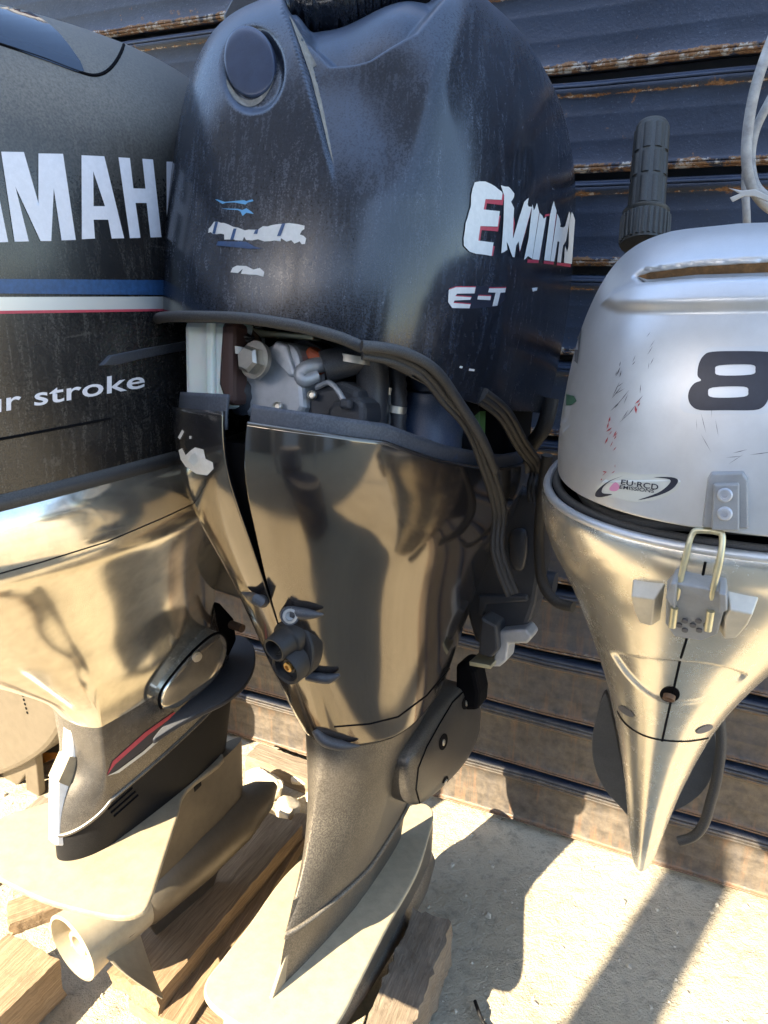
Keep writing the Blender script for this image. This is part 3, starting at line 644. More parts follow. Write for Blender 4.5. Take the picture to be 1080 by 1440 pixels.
    for k in range(9):
        x = rg.uniform(335, 640); y = -.25 + .1 * (x - 335) / 305; dy0 = rg.uniform(0, 30)
        pp = smooth_path([P3(x + rg.uniform(-25, 25), 470 + (x - 335) * .2, y), P3(x + rg.uniform(-18, 18), 505 + dy0, y - .012), P3(x + rg.uniform(-18, 18), 550 + dy0, y - .01), P3(x + rg.uniform(-20, 20), 620 + dy0, y)], 6)
        tube('wire', pp, rg.choice((.0028, .0035, .005)), root, M[rg.choice(('plastic', 'cast', 'wire_red', 'wire_pale', 'blue_dark'))], 8)
    for (x, y, yy, r) in ((336, 492, -.312, .0155), (540, 548, -.222, .0135), (556, 575, -.222, .0115), (500, 505, -.268, .020)):
        p = P3(x, y, yy); lathe('hose_clamp', p - Vector((0, 0, .004)), (0.1, 0, 1), [(0, r), (0, r + .0016), (.008, r + .0016), (.008, r)], root, M['steel'], 20)
    slab('cable_tray', [P3(*q, -.24) for q in [(410, 470), (470, 482), (520, 500), (520, 512), (468, 498), (412, 484)]], (0, .03, 0), root, M['plastic'], .003)
    tube('bracket_rod', [P3(352, 462, -.28), P3(372, 505, -.29)], .006, root, M['rusty'], 8)
    slab('cowl_bracket', [P3(*q, -.285) for q in [(350, 460), (372, 464), (440, 470), (440, 478), (380, 474), (365, 474)]], (0, .02, 0), root, M['zinc'], .002)
    Gh = Surf(Lr + [(.06, .205, .362, .37, 2.6, 2.6, 0), (.10, .21, .362, .37, 2.6, 2.6, 0)]).grid(0, 2 * math.pi * (1 - 1 / 120), 120, -.49, .10, 60)
    me_ = bpy.data.meshes.new('tmp'); me_.from_pydata([tuple(v) for v in Gh.reshape(-1, 3)], [], grid_faces(60, 120, True)); skh = Skin(type('o', (), {'data': me_})(), fr); bpy.data.meshes.remove(me_)
    # ---- loose rubber seals hanging out of the cowl
    def seal(name, pts, w0, off, skn, upv=(0, 0, 1)):
        P = smooth_path(skinpath(skn, pts, off), 8); V, F = [], []
        for dx, rr in ((-.62, .42), (0, .5), (.60, .42)):
            Q = []
            for i, p in enumerate(P):
                d = (P[min(i + 1, len(P) - 1)] - P[max(i - 1, 0)]).normalized(); vw = (Vector(fr.L(CAMP)) - p).normalized(); sd = d.cross(vw).normalized(); Q.append(p + sd * dx * w0)
            v, f = tube_geo(Q, w0 * rr, 8); k = len(V); V += v; F += [tuple(a + k for a in x) for x in f]
        return mesh(name, V, F, root, M['rubber'], sharp=50)
    seal('rubber_seal', [(505, 492), (545, 500), (582, 520), (612, 552), (640, 598), (662, 645), (682, 712), (700, 775), (721, 836)], .0095, .020, skh)
    seal('rubber_seal', [(660, 548), (690, 585), (716, 622), (738, 655), (750, 685), (752, 706)], .0105, .018, skh)
    tube('rubber_seal', smooth_path(skinpath(skh, [(500, 486), (545, 492), (586, 514), (618, 560), (645, 610), (665, 655)], .030), 8), .006, root, M['rubber'], 8)

    # ---- leg below the cowl
    LS = Surf([(-.42, .086, .120, .255, 1.9, 2.0, 0), (-.48, .082, .120, .262, 1.75, 2.0, 0), (-.53, .074, .128, .27, 1.6, 1.9, 0), (-.58, .064, .134, .275, 1.5, 1.8, 0), (-.66, .050, .154, .275, 1.4, 1.7, 0), (-.72, .040, .182, .275, 1.4, 1.7, 0), (-.752, .035, .198, .272, 1.4, 1.7, 0)], .012)
    leg = body('leg', LS, lambda t: -.752 + .03 * max(0, -math.cos(t)) ** 1, -.42, 120, 50, root, M['leg_dust'], caps=(True, True)); skl = Skin(leg, fr)
    NS = Surf([(-.86, .017, .212, .22, 1.3, 1.6, 0), (-.80, .018, .206, .23, 1.3, 1.6, 0), (-.70, .026, .180, .25, 1.3, 1.6, 0)])
    body('leg_neck', NS, -.855, -.70, 80, 10, root, M['leg_dust'], caps=(True, True))
    tube('leg_lip', [LS.at(rad(d), -.744 + .03 * max(0, -math.cos(rad(d))), .0025) for d in np.linspace(0, 150, 50)], .004, leg, M['leg_dust'], 8)
    # side cover with its recesses
    cover = [(566, 1088), (572, 1058), (590, 1030), (612, 1000), (634, 975), (650, 962), (666, 968), (671, 988), (670, 1022), (660, 1050), (645, 1075), (622, 1100), (600, 1120), (582, 1131), (570, 1124)]
    cp = [fr.on(a, b, 0, .083) for a, b in smooth2(cover, 4)]
    cv = pillow('side_cover', cp, (1, -.12, .05), .026, root, M['cover_dark'], rings=12, p=2.4, skirt=.05); skc = Skin(cv, fr)
    surfline('cover_seam', skc, [(590, 1129), (585, 1110), (588, 1080), (600, 1050), (618, 1018), (636, 988), (652, 972)], .0016, cv, M['void'], .0002)
    for (x, y, sx, sy) in ((623, 1043, 6, 12), (655, 988, 6, 10), (626, 1098, 4, 7)):
        decal('bolt_recess', [[(x + sx * math.cos(a) + 2 * math.sin(a) * -1, y + sy * math.sin(a)) for a in np.linspace(0, 6.28, 16, endpoint=False)]], skc, cv, M['void'], .0006, 5)
        p, n_ = skc.hit(x, y + 1)
        if p is not None: lathe('bolt', Vector(p) - Vector(n_) * .002, n_, [(0, .0055), (.004, .0055), (.005, .003)], cv, M['steel'], 14)
    # ---- anti-ventilation plate, gear housing, propeller, skeg
    zp = -.835
    pl_out = [(-.068, -.276), (0, -.284), (.07, -.278), (.097, -.255), (.102, -.2), (.094, -.12), (.082, 0), (.073, .13), (.052, .237), (.022, .34), (-.022, .34), (-.07, .2), (-.120, .09), (-.128, 0), (-.112, -.12), (-.104, -.2), (-.097, -.25)]
    slab('ventilation_plate', [(x * 1.0, y, zp) for x, y in smooth2(pl_out, 4)], (0, 0, .009), root, M['plate_pale'], .003)
    slab('trim_fin', [(.003, -.195, -.78), (.003, -.228, -.828), (.003, -.05, -.828), (.003, -.05, -.78)], (-.006, 0, 0), root, M['plate_dust'], .002)
    GS = Surf([(-.985, .050, .12, .385, 1.9, 2.0, 0), (-.94, .050, .11, .395, 1.8, 2.0, 0), (-.89, .048, .09, .392, 1.7, 2.0, 0), (-.852, .044, .08, .375, 1.6, 2.0, 0)])
    body('gear_housing', GS, -.985, -.852, 80, 16, root, M['leg_dust'], caps=(True, True))
    lathe('torpedo', (0, -.13, -.965), (0, 1, 0), [(0, .046), (.08, .052), (.30, .053), (.42, .045), (.50, .028), (.53, .008)], root, M['leg_dust'], 32)
    propeller(root, Vector((0, -.13, -.965)), Vector((0, -1, 0)), .047, .105, .11, M['prop_brown'], 3, 35)
    slab('skeg', [(.005, -.05, -1.0), (.005, .16, -1.0), (.005, .10, -1.09), (.005, .02, -1.09)], (-.01, 0, 0), root, M['leg_dust'], .003)
    # ---- mounting bracket behind
    yb = .20
    br = slab('mount_bracket', [P3(*q, yb) for q in [(668, 720), (700, 690), (748, 690), (763, 720), (762, 790), (752, 850), (742, 880), (720, 890), (690, 905), (668, 905), (655, 860)]], (0, .07, 0), root, M['plastic'], .008)
    pillow('bracket_boss', [P3(*q, yb - .004) for q in smooth2([(718, 748), (738, 745), (742, 770), (736, 800), (722, 800), (716, 775)], 4)], (0, -1, 0), .008, br, M['plastic'], 8)
    slab('bracket_rib', [P3(*q, yb - .012) for q in [(672, 838), (740, 838), (742, 846), (684, 850), (680, 866), (672, 866)]], (0, .02, 0), br, M['plastic'], .003)
    slab('clamp_block', [P3(*q, yb - .05) for q in [(676, 868), (698, 880), (700, 915), (690, 926), (672, 920)]], (0, .06, 0), br, M['plastic'], .004)
    slab('clamp_casting', [P3(*q, yb - .03) for q in [(698, 888), (740, 884), (748, 895), (742, 905), (715, 906), (712, 930), (702, 938), (690, 938), (694, 926)]], (0, .05, 0), br, M['cast'], .004)
    slab('clamp_casting', [P3(*q, yb - .06) for q in [(660, 930), (690, 936), (690, 941), (660, 936)]], (0, .05, 0), br, M['zinc'], .001)
    slab('swivel_arm', [P3(*q, yb + .03) for q in [(640, 935), (655, 930), (668, 945), (674, 975), (672, 1000), (640, 1000)]], (0, .06, 0), root, M['void'], .008)
    lathe('tilt_tube', P3(660, 800, .27), (1, 0, 0), [(-.20, .022), (.16, .022)], root, M['plastic'], 24)
    tube('shift_cable', smooth_path([P3(770, 640, .1), P3(762, 700, .12), P3(758, 760, .14), P3(762, 815, .14), P3(780, 845, .13), P3(806, 854, .12)], 8), .0085, root, M['rubber'], 12)
    tube('shift_cable', smooth_path([P3(775, 560, .12), P3(765, 600, .12), P3(745, 630, .14), P3(735, 660, .16)], 8), .012, root, M['rubber'], 12)
    box('hanger_beam', (0, .36, -.32), (.30, .10, .09), root, M['plastic'], None, .006)
    return root

def propeller(root, c, ax, rh, r, ln, mat, n=3, ph=0, taper=1.0):
    """three-blade propeller; ax points aft"""
    ax = ax.normalized(); hub = lathe('propeller', c, ax, [(0, rh * .98), (.01, rh), (ln * .6, rh * .96), (ln, rh * taper), (ln + .002, rh * taper - .006), (ln - .03, rh * taper - .009), (ln - .035, .0)], root, mat, 36)
    d, u, v = basis(ax)
    lathe('hub_core', c + ax * (ln - .034), ax, [(0, rh * .62), (.012, rh * .6), (.016, rh * .42), (.024, rh * .40), (.024, rh * .25), (.012, rh * .22), (.012, 0)], hub, mat, 24)
    for k in range(6):
        a = k * math.pi / 3; r0 = u * math.cos(a) + v * math.sin(a); tube('hub_spoke', [c + ax * (ln - .022) + r0 * rh * .4, c + ax * (ln - .022) + r0 * rh * .98], .0045, hub, mat, 6)
    for k in range(n):
        a0 = rad(ph) + k * 2 * math.pi / n; V, F = [], []; nr, nc = 12, 14
        for side in (0, 1):
            for i in range(nr):
                f = i / (nr - 1); rr = rh * .9 + (r - rh * .9) * f; wd = (ln * .85) * (1 - .35 * f) * math.sqrt(max(0, 1 - (f ** 3.2))) + .002; pit = rad(62 - 30 * f)
                for j in range(nc):
                    s = (j / (nc - 1) - .5) * wd; da = s * math.cos(pit) / rr * 1.0 + .35 * f; h = ln * .45 + s * math.sin(pit) * .9 + .02 * f
                    th = .0022 * (1 - (2 * j / (nc - 1) - 1) ** 2) * (1.4 - f) + .0006
                    V.append(c + d * (h + (th if side else -th)) + (u * math.cos(a0 + da) + v * math.sin(a0 + da)) * rr)
        g = grid_faces(nr, nc, False); F = [tuple(reversed(q)) for q in g] + [tuple(x + nr * nc for x in q) for q in g]
        N = nr * nc; rim = [i * nc for i in range(nr)] + [(nr - 1) * nc + j for j in range(1, nc)] + [i * nc + nc - 1 for i in range(nr - 2, -1, -1)]
        for p, q in zip(rim[:-1], rim[1:]): F.append((p, q, q + N, p + N))
        o = mesh('blade', V, F, hub, mat, sharp=60); fix_normals(o)
    return hub
M['dust_tan'] = flat('dust_tan', (.30, .275, .235), .9, 0, .35)
M['cap'] = paint('cap', (.045, .062, .11), .2, dust=.06, dust_up=.12, dust_col=(.3, .33, .4))  # sky reflection put into the cap as a blue base colour
M['brown_red'] = flat('brown_red', (.05, .022, .018), .6)
M['blue_dark'] = paint('blue_dark', (.02, .04, .09), .4, dust=.2)
M['label_green'] = flat('label_green', (.07, .16, .05), .5)  # plain green for the small label in the gap
M['wire_red'] = flat('wire_red', (.25, .03, .02), .5)
M['wire_pale'] = flat('wire_pale', (.35, .34, .30), .5)
M['rusty'] = flat('rusty', (.16, .09, .05), .8, 0, .4)
M['leg_dark'] = paint('leg_dark', (.006, .006, .007), .6, 0, dust=.04, spec=.2)
M['prop_brown'] = paint('prop_brown', (.16, .11, .05), .22, .8, dust=.1, dust_up=.2, dust_col=(.4, .35, .25))
build_black()

# ================================================================== left motor (dark grey, cropped by the frame)
FY = Frame((-.483, 1.0, 0), 35, 0)
def build_left():
    fr = FY
    root = empty('outboard_motor', fr, 'big dark grey outboard motor at the left edge with wide white capital letters', 'outboard motor')
    U = Surf([(1.05, .222, .43, .40, 3.0, 2.8, 0), (1.10, .226, .44, .41, 3.0, 2.8, 0), (1.25, .230, .45, .42, 3.0, 2.8, 0), (1.36, .226, .44, .41, 3.0, 2.8, 0), (1.42, .218, .43, .40, 2.9, 2.8, 0), (1.47, .200, .41, .37, 2.8, 2.6, 0),
              (1.51, .172, .38, .32, 2.6, 2.5, 0), (1.545, .130, .33, .25, 2.5, 2.4, 0), (1.565, .08, .25, .17, 2.4, 2.2, 0), (1.572, .03, .12, .07, 2.2, 2.2, 0)], .008)
    cowl = body('upper_cowl', U, 1.066, 1.572, 220, 90, root, M['yam_cowl'], caps=(False, True)); sk = Skin(cowl, fr)
    cowl['label'] = 'dusty dark grey upper cowl with white capitals'
    A = lambda P: [(x / 2, y / 2) for x, y in P]
    # block capitals; each its own sticker
    decal('letter', [A([(-290, 420), (-245, 421), (-222, 520), (-190, 422), (-148, 423), (-200, 580), (-196, 680), (-240, 680), (-244, 580)])], sk, cowl, M['lett'], .0008, 6)
    decal('letter', [A([(-140, 680), (-85, 425), (-30, 425), (22, 681), (-20, 682), (-30, 625), (-78, 625), (-90, 680)]), A([(-66, 580), (-40, 580), (-53, 500)])], sk, cowl, M['lett'], .0008, 6)
    decal('letter', [A([(2, 427), (66, 428), (107, 572), (107, 432), (176, 433), (212, 675), (172, 676), (150, 530), (143, 678), (113, 678), (42, 525), (80, 679), (40, 680)])], sk, cowl, M['lett'], .0008, 6)
    decal('letter', [A([(228, 437), (292, 440), (348, 670), (313, 671), (303, 618), (262, 618), (266, 671), (229, 673)]), A([(261, 482), (294, 580), (262, 580)])], sk, cowl, M['lett'], .0008, 6)
    decal('letter', [A([(332, 443), (364, 445), (374, 530), (408, 531), (399, 447), (429, 449), (453, 667), (422, 668), (411, 571), (380, 571), (394, 669), (364, 670)])], sk, cowl, M['lett'], .0008, 6)
    decal('letter', [A([(467, 455), (505, 456), (530, 664), (505, 664), (498, 600), (490, 600), (492, 665), (468, 667)])], sk, cowl, M['lett'], .0008, 6)
    decal('stripe', [[(-170, 391), (255, 394), (255, 415), (-170, 411)]], sk, cowl, M['blue'], .0008, 12)
    decal('stripe', [[(-170, 418), (255, 417), (255, 434), (-170, 439)]], sk, cowl, M['film'], .0008, 12)
    decal('stripe', [[(-170, 439), (255, 434), (255, 437), (-170, 444)]], sk, cowl, M['red'], .0010, 12)
    decal('lettering', text_bm('four stroke', [(-74, 563), (203, 521), (203, 545), (-74, 592)], .012, 1.02), sk, cowl, M['lett'], .0008, 5)
    emboss('side_trim', [(136, 515), (150, 500), (200, 490), (262, 479), (262, 492), (200, 504), (160, 514)], sk, .004, cowl, M['plastic'], .92, .003, None, .001)
    tube('cowl_edge', [U.at(t, 1.124, .0004) for t in np.linspace(.05, 1.55, 50)], .0016, cowl, M['void'], 6)
    decal('tinted_panel', [smooth2([(-60, -20), (10, 5), (42, 18), (82, 47), (118, 101), (70, 88), (0, 62), (-60, 40)], 3)], sk, cowl, M['glass'], .0012, 8)
    surfline('panel_gap', sk, smooth2([(176, -2), (178, 20), (178, 45), (170, 74), (154, 97), (134, 106), (108, 100), (60, 82), (0, 62), (-50, 45)], 5, False), .0022, cowl, M['void'], -.0006)
    # rubber seam and lower apron
    tube('cowl_seal', [U.at(t, 1.056, -.004) for t in np.linspace(-2.2, 2.6, 120)], .011, root, M['rubber'], 10)
    L = Surf([(1.05, .226, .44, .40, 2.9, 2.6, 0), (1.035, .234, .445, .40, 2.9, 2.6, 0), (.995, .234, .44, .38, 2.8, 2.5, 0), (.965, .226, .42, .355, 2.7, 2.4, 0), (.94, .21, .385, .335, 2.6, 2.3, 0), (.88, .172, .30, .315, 2.4, 2.2, 0), (.80, .128, .205, .30, 2.2, 2.1, 0),
              (.74, .096, .13, .29, 2.0, 2.0, 0), (.70, .080, .085, .285, 1.9, 2.0, 0), (.66, .069, .045, .282, 1.8, 2.0, 0), (.62, .063, .022, .28, 1.8, 2.0, 0)], .014)
    ap = body('lower_cowl', L, .62, 1.05, 200, 80, root, M['yam_apron'], caps=(True, True)); ska = Skin(ap, fr)
    surfline('parting_line', ska, [(-20, 812), (60, 790), (150, 762), (230, 728), (290, 700)], .0006, ap, M['void'], .0004)
    P3 = lambda px, py, x: Vector(fr.on(px, py, 0, x))
    # leg
    LS = Surf([(.70, .070, .035, .29, 1.8, 1.9, 0), (.62, .063, .022, .305, 1.8, 1.9, 0), (.55, .060, .022, .32, 1.8, 1.9, 0), (.50, .058, .05, .32, 1.8, 1.9, 0), (.45, .054, .068, .31, 1.8, 1.9, 0), (.38, .046, .075, .295, 1.8, 1.9, 0)], .012)
    zs = lambda t: .478 - .045 * math.cos(t)
    leg = body('leg', LS, zs, .70, 110, 40, root, M['yam_leg'], caps=(True, True)); skl = Skin(leg, fr)
    ll = body('lower_leg', LS, .38, lambda t: zs(t) + .01, 110, 30, root, M['leg_dark'], caps=(True, True), off=-.004); skw = Skin(ll, fr)  # deep shade on the lower leg is put into its black colour
    tube('leg_belt', [LS.at(t, zs(t) + .002, .0) for t in np.linspace(-.2, 2.6, 60)], .0035, leg, M['yam_leg'], 8)
    # pale trailing-edge strip
    strip = [(97, 962), (126, 964), (132, 1015), (134, 1042), (129, 1062), (107, 1108), (103, 1120), (101, 1192), (79, 1190), (80, 1103), (99, 1062), (101, 1015)]
    slab('trailing_strip', [P3(a, b, .012) for a, b in strip], (-.024, .0, 0), root, M['anode'], .004)
    slab('strip_joint', [P3(*q, .0135) for q in [(98, 1064), (127, 1068), (106, 1110), (82, 1100)]], (-.027, -.001, 0), root, M['plate_dust'], .001)
    # painted sweep
    decal('stripe', [[(150, 1090), (160, 1072), (205, 1032), (245, 1003), (262, 1000), (250, 1012), (200, 1055), (165, 1082)]], skl, leg, M['navy'], .0008, 6)
    decal('stripe', [[(150, 1090), (158, 1070), (204, 1029), (244, 1001), (248, 1003), (207, 1034), (162, 1074)]], skl, leg, M['red'], .0012, 6)
    decal('stripe', [[(150, 1091), (165, 1083), (200, 1057), (250, 1013), (254, 1014), (202, 1060), (167, 1086)]], skl, leg, M['film'], .0012, 6)
    for k in range(3): tube('vent_slot', skinpath(skw, [(152 + 4 * k, 1138 + 5 * k), (186 + 4 * k, 1108 + 5 * k)], .0), .0022, leg, M['void'], 6)
    p, n = skw.hit(128, 1147); lathe('screw', p, n, [(0, .004), (.001, .004), (.001, 0)], leg, M['void'], 12)
    # cover panel on the side of the leg with its seam and bolt
    cp = [P3(a, b, .072) for a, b in smooth2([(226, 995), (224, 975), (240, 950), (270, 915), (296, 893), (310, 890), (318, 905), (312, 935), (290, 965), (262, 985), (245, 995)], 4)]
    cv = pillow('side_cover', cp, (1, -.1, 0), .009, root, M['yam_apron'], 10, 3.2, .06); skc = Skin(cv, fr)
    tube('cover_seam', [Vector(p) + Vector((.003, -.001, 0)) for p in cp[:26]], .0024, cv, M['void'], 6)
    lathe('bolt', P3(277, 924, .081), (1, -.3, 0), [(-.02, .009), (.001, .009), (.001, .006), (.003, .006), (.003, 0)], cv, M['steel'], 16)
    # splash flange
    zf = .575
    fl = [fr.on(a, b, 2, zf) for a, b in smooth2([(328, 896), (346, 896), (358, 912), (357, 938), (343, 963), (318, 984), (285, 1000), (250, 1018), (214, 1040), (240, 1008), (285, 965), (314, 930)], 4)]
    slab('splash_flange', fl, (0, 0, -.010), root, M['plastic'], .003)
    # anti-ventilation plate
    zp = .385
    po = [(-.12, -.155), (-.04, -.146), (.05, -.130), (.12, -.107), (.172, -.084), (.192, -.062), (.186, -.038), (.135, .03), (.086, .096), (.04, .16), (.03, .26), (-.03, .26), (-.05, .16), (-.10, .06), (-.15, -.03), (-.17, -.1)]
    slab('ventilation_plate', [(x, y, zp) for x, y in smooth2(po, 4)], (0, 0, -.010), root, M['plate_dust'], .003)
    GS = Surf([(.19, .055, .02, .30, 1.9, 2.0, 0), (.24, .044, .03, .325, 1.8, 2.0, 0), (.30, .036, .04, .33, 1.7, 2.0, 0), (.376, .034, .04, .335, 1.6, 2.0, 0)])
    gh = body('gear_housing', GS, .19, .376, 90, 20, root, M['hull_grey'], caps=(True, True))
    lathe('torpedo', (0, .05, .20), (0, 1, 0), [(0, .056), (.01, .060), (.14, .062), (.25, .055), (.33, .035), (.37, .01)], root, M['hull_grey'], 36)
    propeller(root, Vector((0, .05, .20)), Vector((0, -1, 0)), .057, .172, .125, M['prop_pale'], 3, PROP_PH, 1.08)
    slab('skeg', [(.006, .06, .155), (.006, .27, .155), (.006, .20, .035), (.006, .10, .03)], (-.012, 0, 0), root, M['hull_grey'], .003)
    decal('intake_grille', [[(268, 1086), (279, 1079), (283, 1104), (273, 1114)]], Skin(gh, fr), gh, M['leg_dark'], .001, 8)
    box('hanger_beam', (0, .40, .80), (.26, .30, .10), root, M['plastic'], None, .006)
    # dark swivel head between the cowl and the wall
    slab('swivel_head', [P3(*q, .02) for q in [(296, 850), (312, 850), (330, 870), (334, 900), (322, 925), (300, 905)]], (-.05, 0, 0), root, M['void'], .006)
    lathe('rusty_pin', P3(330, 880, .03), (1, 0, 0), [(-.03, .008), (.02, .008)], root, M['rusty'], 12)
    return root
PROP_PH = 100
M['prop_pale'] = paint('prop_pale', (.40, .345, .25), .45, .2, dust=.2, dust_up=.3, dust_col=(.42, .36, .26))
build_left()

# ================================================================== right motor (small, silver)
FS = Frame((.385, .80, 1.05), 23, 0)
def build_silver():
    fr = FS
    root = empty('outboard_motor', fr, 'small silver outboard motor at the right edge with a black number eight', 'outboard motor')
    U = Surf([(.02, .180, .228, .20, 2.4, 2.3, 0), (.06, .182, .224, .20, 2.4, 2.3, 0), (.12, .178, .214, .20, 2.4, 2.3, 0), (.17, .170, .200, .195, 2.4, 2.3, 0), (.21, .158, .182, .185, 2.4, 2.3, 0), (.24, .143, .160, .17, 2.4, 2.3, 0), (.26, .124, .135, .15, 2.4, 2.3, 0), (.275, .09, .10, .12, 2.3, 2.2, 0), (.282, .03, .03, .04, 2.2, 2.2, 0)])
    def sculpt(G, fr):
        shp = G.shape[:2]; Wp = fr.W(G.reshape(-1, 3)); P = project(Wp); Wn = gnormals(G).reshape(-1, 3); vis = np.einsum('ij,ij->i', CAMP - Wp, Wn @ fr.R.T) > 0
        slot = [(893, 388), (905, 380), (980, 370), (1080, 364), (1240, 372), (1240, 392), (1080, 386), (980, 389), (905, 396)]
        d = -.022 * (1 - sstep(-5, 3, poly_sd(P, slot)))
        lip = [(846, 428), (862, 410), (895, 398), (980, 392), (1080, 389), (1240, 394), (1240, 432), (1080, 436), (950, 438), (870, 438)]
        d += .007 * (1 - sstep(-12, 4, poly_sd(P, lip))); d *= vis
        return G + (Wn * d[:, None]).reshape(*shp, 3)
    cowl = body('upper_cowl', U, .028, .282, 380, 150, root, M['silver'], caps=(False, True), sculpt=sculpt, fr=fr); solid(cowl, .004, -1); sk = Skin(cowl, fr)
    cowl['label'] = 'scratched silver upper cowl with number sticker'
    decal('slot_floor', [[(897, 388), (915, 382), (980, 374), (1080, 368), (1180, 372), (1180, 386), (1080, 382), (980, 385), (910, 392)]], sk, cowl, M['rust_floor'], .0015, 6)
    # number sticker
    e8 = smooth2([(1002, 495), (1040, 494), (1078, 495), (1090, 499), (1090, 512), (1087, 526), (1081, 534), (1084, 545), (1080, 562), (1072, 573), (1058, 577), (1020, 577), (986, 577), (973, 571), (968, 560), (970, 548), (977, 539), (986, 535), (981, 528), (983, 512), (990, 500)], 4)
    h1 = smooth2([(1012, 514), (1056, 513), (1062, 520), (1056, 527), (1012, 528), (1006, 521)], 4); h2 = smooth2([(1003, 545), (1046, 544), (1052, 551), (1046, 558), (1003, 559), (996, 552)], 4)
    decal('number_sticker', [smooth2([(996, 489), (1040, 488), (1092, 489), (1094, 530), (1086, 578), (1030, 582), (962, 580), (960, 555), (976, 530), (980, 505)], 3)], sk, cowl, M['silver_film'], .0005, 7)
    decal('number_sticker', [e8, h1, h2], sk, cowl, M['navy'], .0010, 5)
    # emission label
    decal('oval_label', [smooth2([(838, 690), (850, 676), (872, 664), (900, 667), (935, 667), (957, 676), (950, 690), (925, 702), (890, 706), (868, 700), (845, 700)], 4)], sk, cowl, M['film2'], .0005, 6)
    decal('oval_label', [smooth2([(878, 669), (858, 676), (842, 688), (838, 697), (846, 699), (862, 695), (848, 693), (850, 684), (862, 675)], 4)], sk, cowl, M['navy'], .0010, 5)
    decal('oval_label', [smooth2([(920, 671), (945, 671), (954, 676), (945, 688), (925, 697), (898, 703), (925, 693), (940, 682), (942, 674)], 4)], sk, cowl, M['navy'], .0010, 5)
    decal('oval_label', [smooth2([(858, 686), (866, 678), (872, 684), (868, 690), (860, 690)], 3)], sk, cowl, M['pink'], .0008, 5)
    decal('label_text', text_bm('EU·RCD', [(875, 674), (927, 681), (926, 689), (874, 681)], .014), sk, cowl, M['navy'], .0012, 5)
    decal('label_text', text_bm('EMISSIONS', [(873, 682), (921, 688), (920, 693), (872, 687)], .012), sk, cowl, M['navy'], .0012, 5)
    # remains of side stickers
    decal('torn_sticker', [[(812, 460), (819, 462), (813, 512), (803, 502), (806, 494), (800, 498), (799, 492)]], sk, cowl, M['mark'], .0008, 5)
    decal('torn_sticker', [[(787, 552), (808, 557), (812, 564), (804, 570), (789, 570)]], sk, cowl, M['green'], .0008, 5)
    decal('torn_sticker', [[(786, 573), (806, 570), (800, 590), (804, 598), (790, 612), (785, 596)]], sk, cowl, M['silver_film'], .0008, 5); decal('torn_sticker', [[(786, 588), (790, 600), (787, 612), (784, 600)]], sk, cowl, M['mark'], .001, 5)
    # paint transfer and scuffs
    rng = random.Random(3)
    def scuffs(n, x0, y0, sx, sy, ln, ang, mat, wd=1.0):
        for k in range(n):
            x, y = rng.gauss(x0, sx), rng.gauss(y0, sy); a = rng.gauss(ang, .25); l = rng.uniform(.4, 1) * ln; c_, s_ = math.cos(a) * l, math.sin(a) * l; wv = rng.uniform(.4, 1) * wd
            decal('scuff', [[(x - c_, y - s_), (x - s_ * wv / l, y + c_ * wv / l), (x + c_, y + s_), (x + s_ * wv / l * .6, y - c_ * wv / l * .6)]], sk, cowl, mat, .0006, 9)
    scuffs(10, 860, 612, 5, 10, 7, -.9, M['red_scuff'], 1.5); scuffs(3, 899, 571, 2, 3, 6, -1.2, M['red_scuff'], 3); scuffs(6, 853, 665, 6, 5, 4, -.6, M['red_scuff'], 1.2)
    scuffs(12, 880, 565, 16, 16, 14, -.8, M['mark'], .9); scuffs(8, 905, 500, 15, 22, 10, -1.0, M['mark'], .7); scuffs(5, 995, 600, 8, 12, 16, 1.3, M['mark'], .6); scuffs(4, 1035, 640, 22, 3, 22, -.15, M['mark'], .7); scuffs(4, 870, 520, 3, 10, 8, -1.2, M['mark'], 1.2)
    scuffs(6, 1045, 515, 16, 6, 5, -1.0, M['silver_film'], 1.0); scuffs(4, 990, 565, 4, 5, 8, 1.5, M['silver_film'], 1.4)
    # latch catch on the cowl
    ct = emboss('latch_catch', [(986, 742), (994, 672), (1000, 662), (1046, 661), (1053, 672), (1054, 744)], sk, .010, cowl, M['latch_grey'], .93, .006)
    ct2 = emboss('catch_pad', [(1000, 742), (1003, 676), (1040, 675), (1040, 743)], sk, .016, cowl, M['latch_grey'], .95, .002)
    for y in (692, 717):
        p, n = sk.hit(1019, y); lathe('hex_socket_screw', Vector(p) + Vector(n) * .012, n, [(0, .006), (.005, .006), (.006, .0048), (.006, .0026), (.004, .0026), (.004, 0)], ct2, M['cast'], 20)
    # ---- lower cowl
    L = Surf([(.008, .193, .222, .20, 2.4, 2.3, 0), (0, .197, .226, .20, 2.4, 2.3, 0), (-.02, .196, .224, .20, 2.35, 2.3, 0), (-.06, .180, .205, .19, 2.25, 2.2, -.006), (-.10, .155, .182, .18, 2.1, 2.2, -.012), (-.15, .124, .160, .165, 2.0, 2.1, -.020), (-.20, .098, .143, .15, 1.95, 2.0, -.025),
              (-.25, .076, .128, .135, 1.9, 2.0, -.028), (-.30, .059, .114, .12, 1.9, 2.0, -.030), (-.40, .035, .090, .09, 1.9, 2.0, -.031), (-.47, .023, .073, .06, 1.9, 2.0, -.031), (-.50, .017, .066, .035, 2, 2, -.031), (-.508, .013, .058, .02, 2, 2, -.031), (-.512, .006, .045, .01, 2, 2, -.031)], .006)
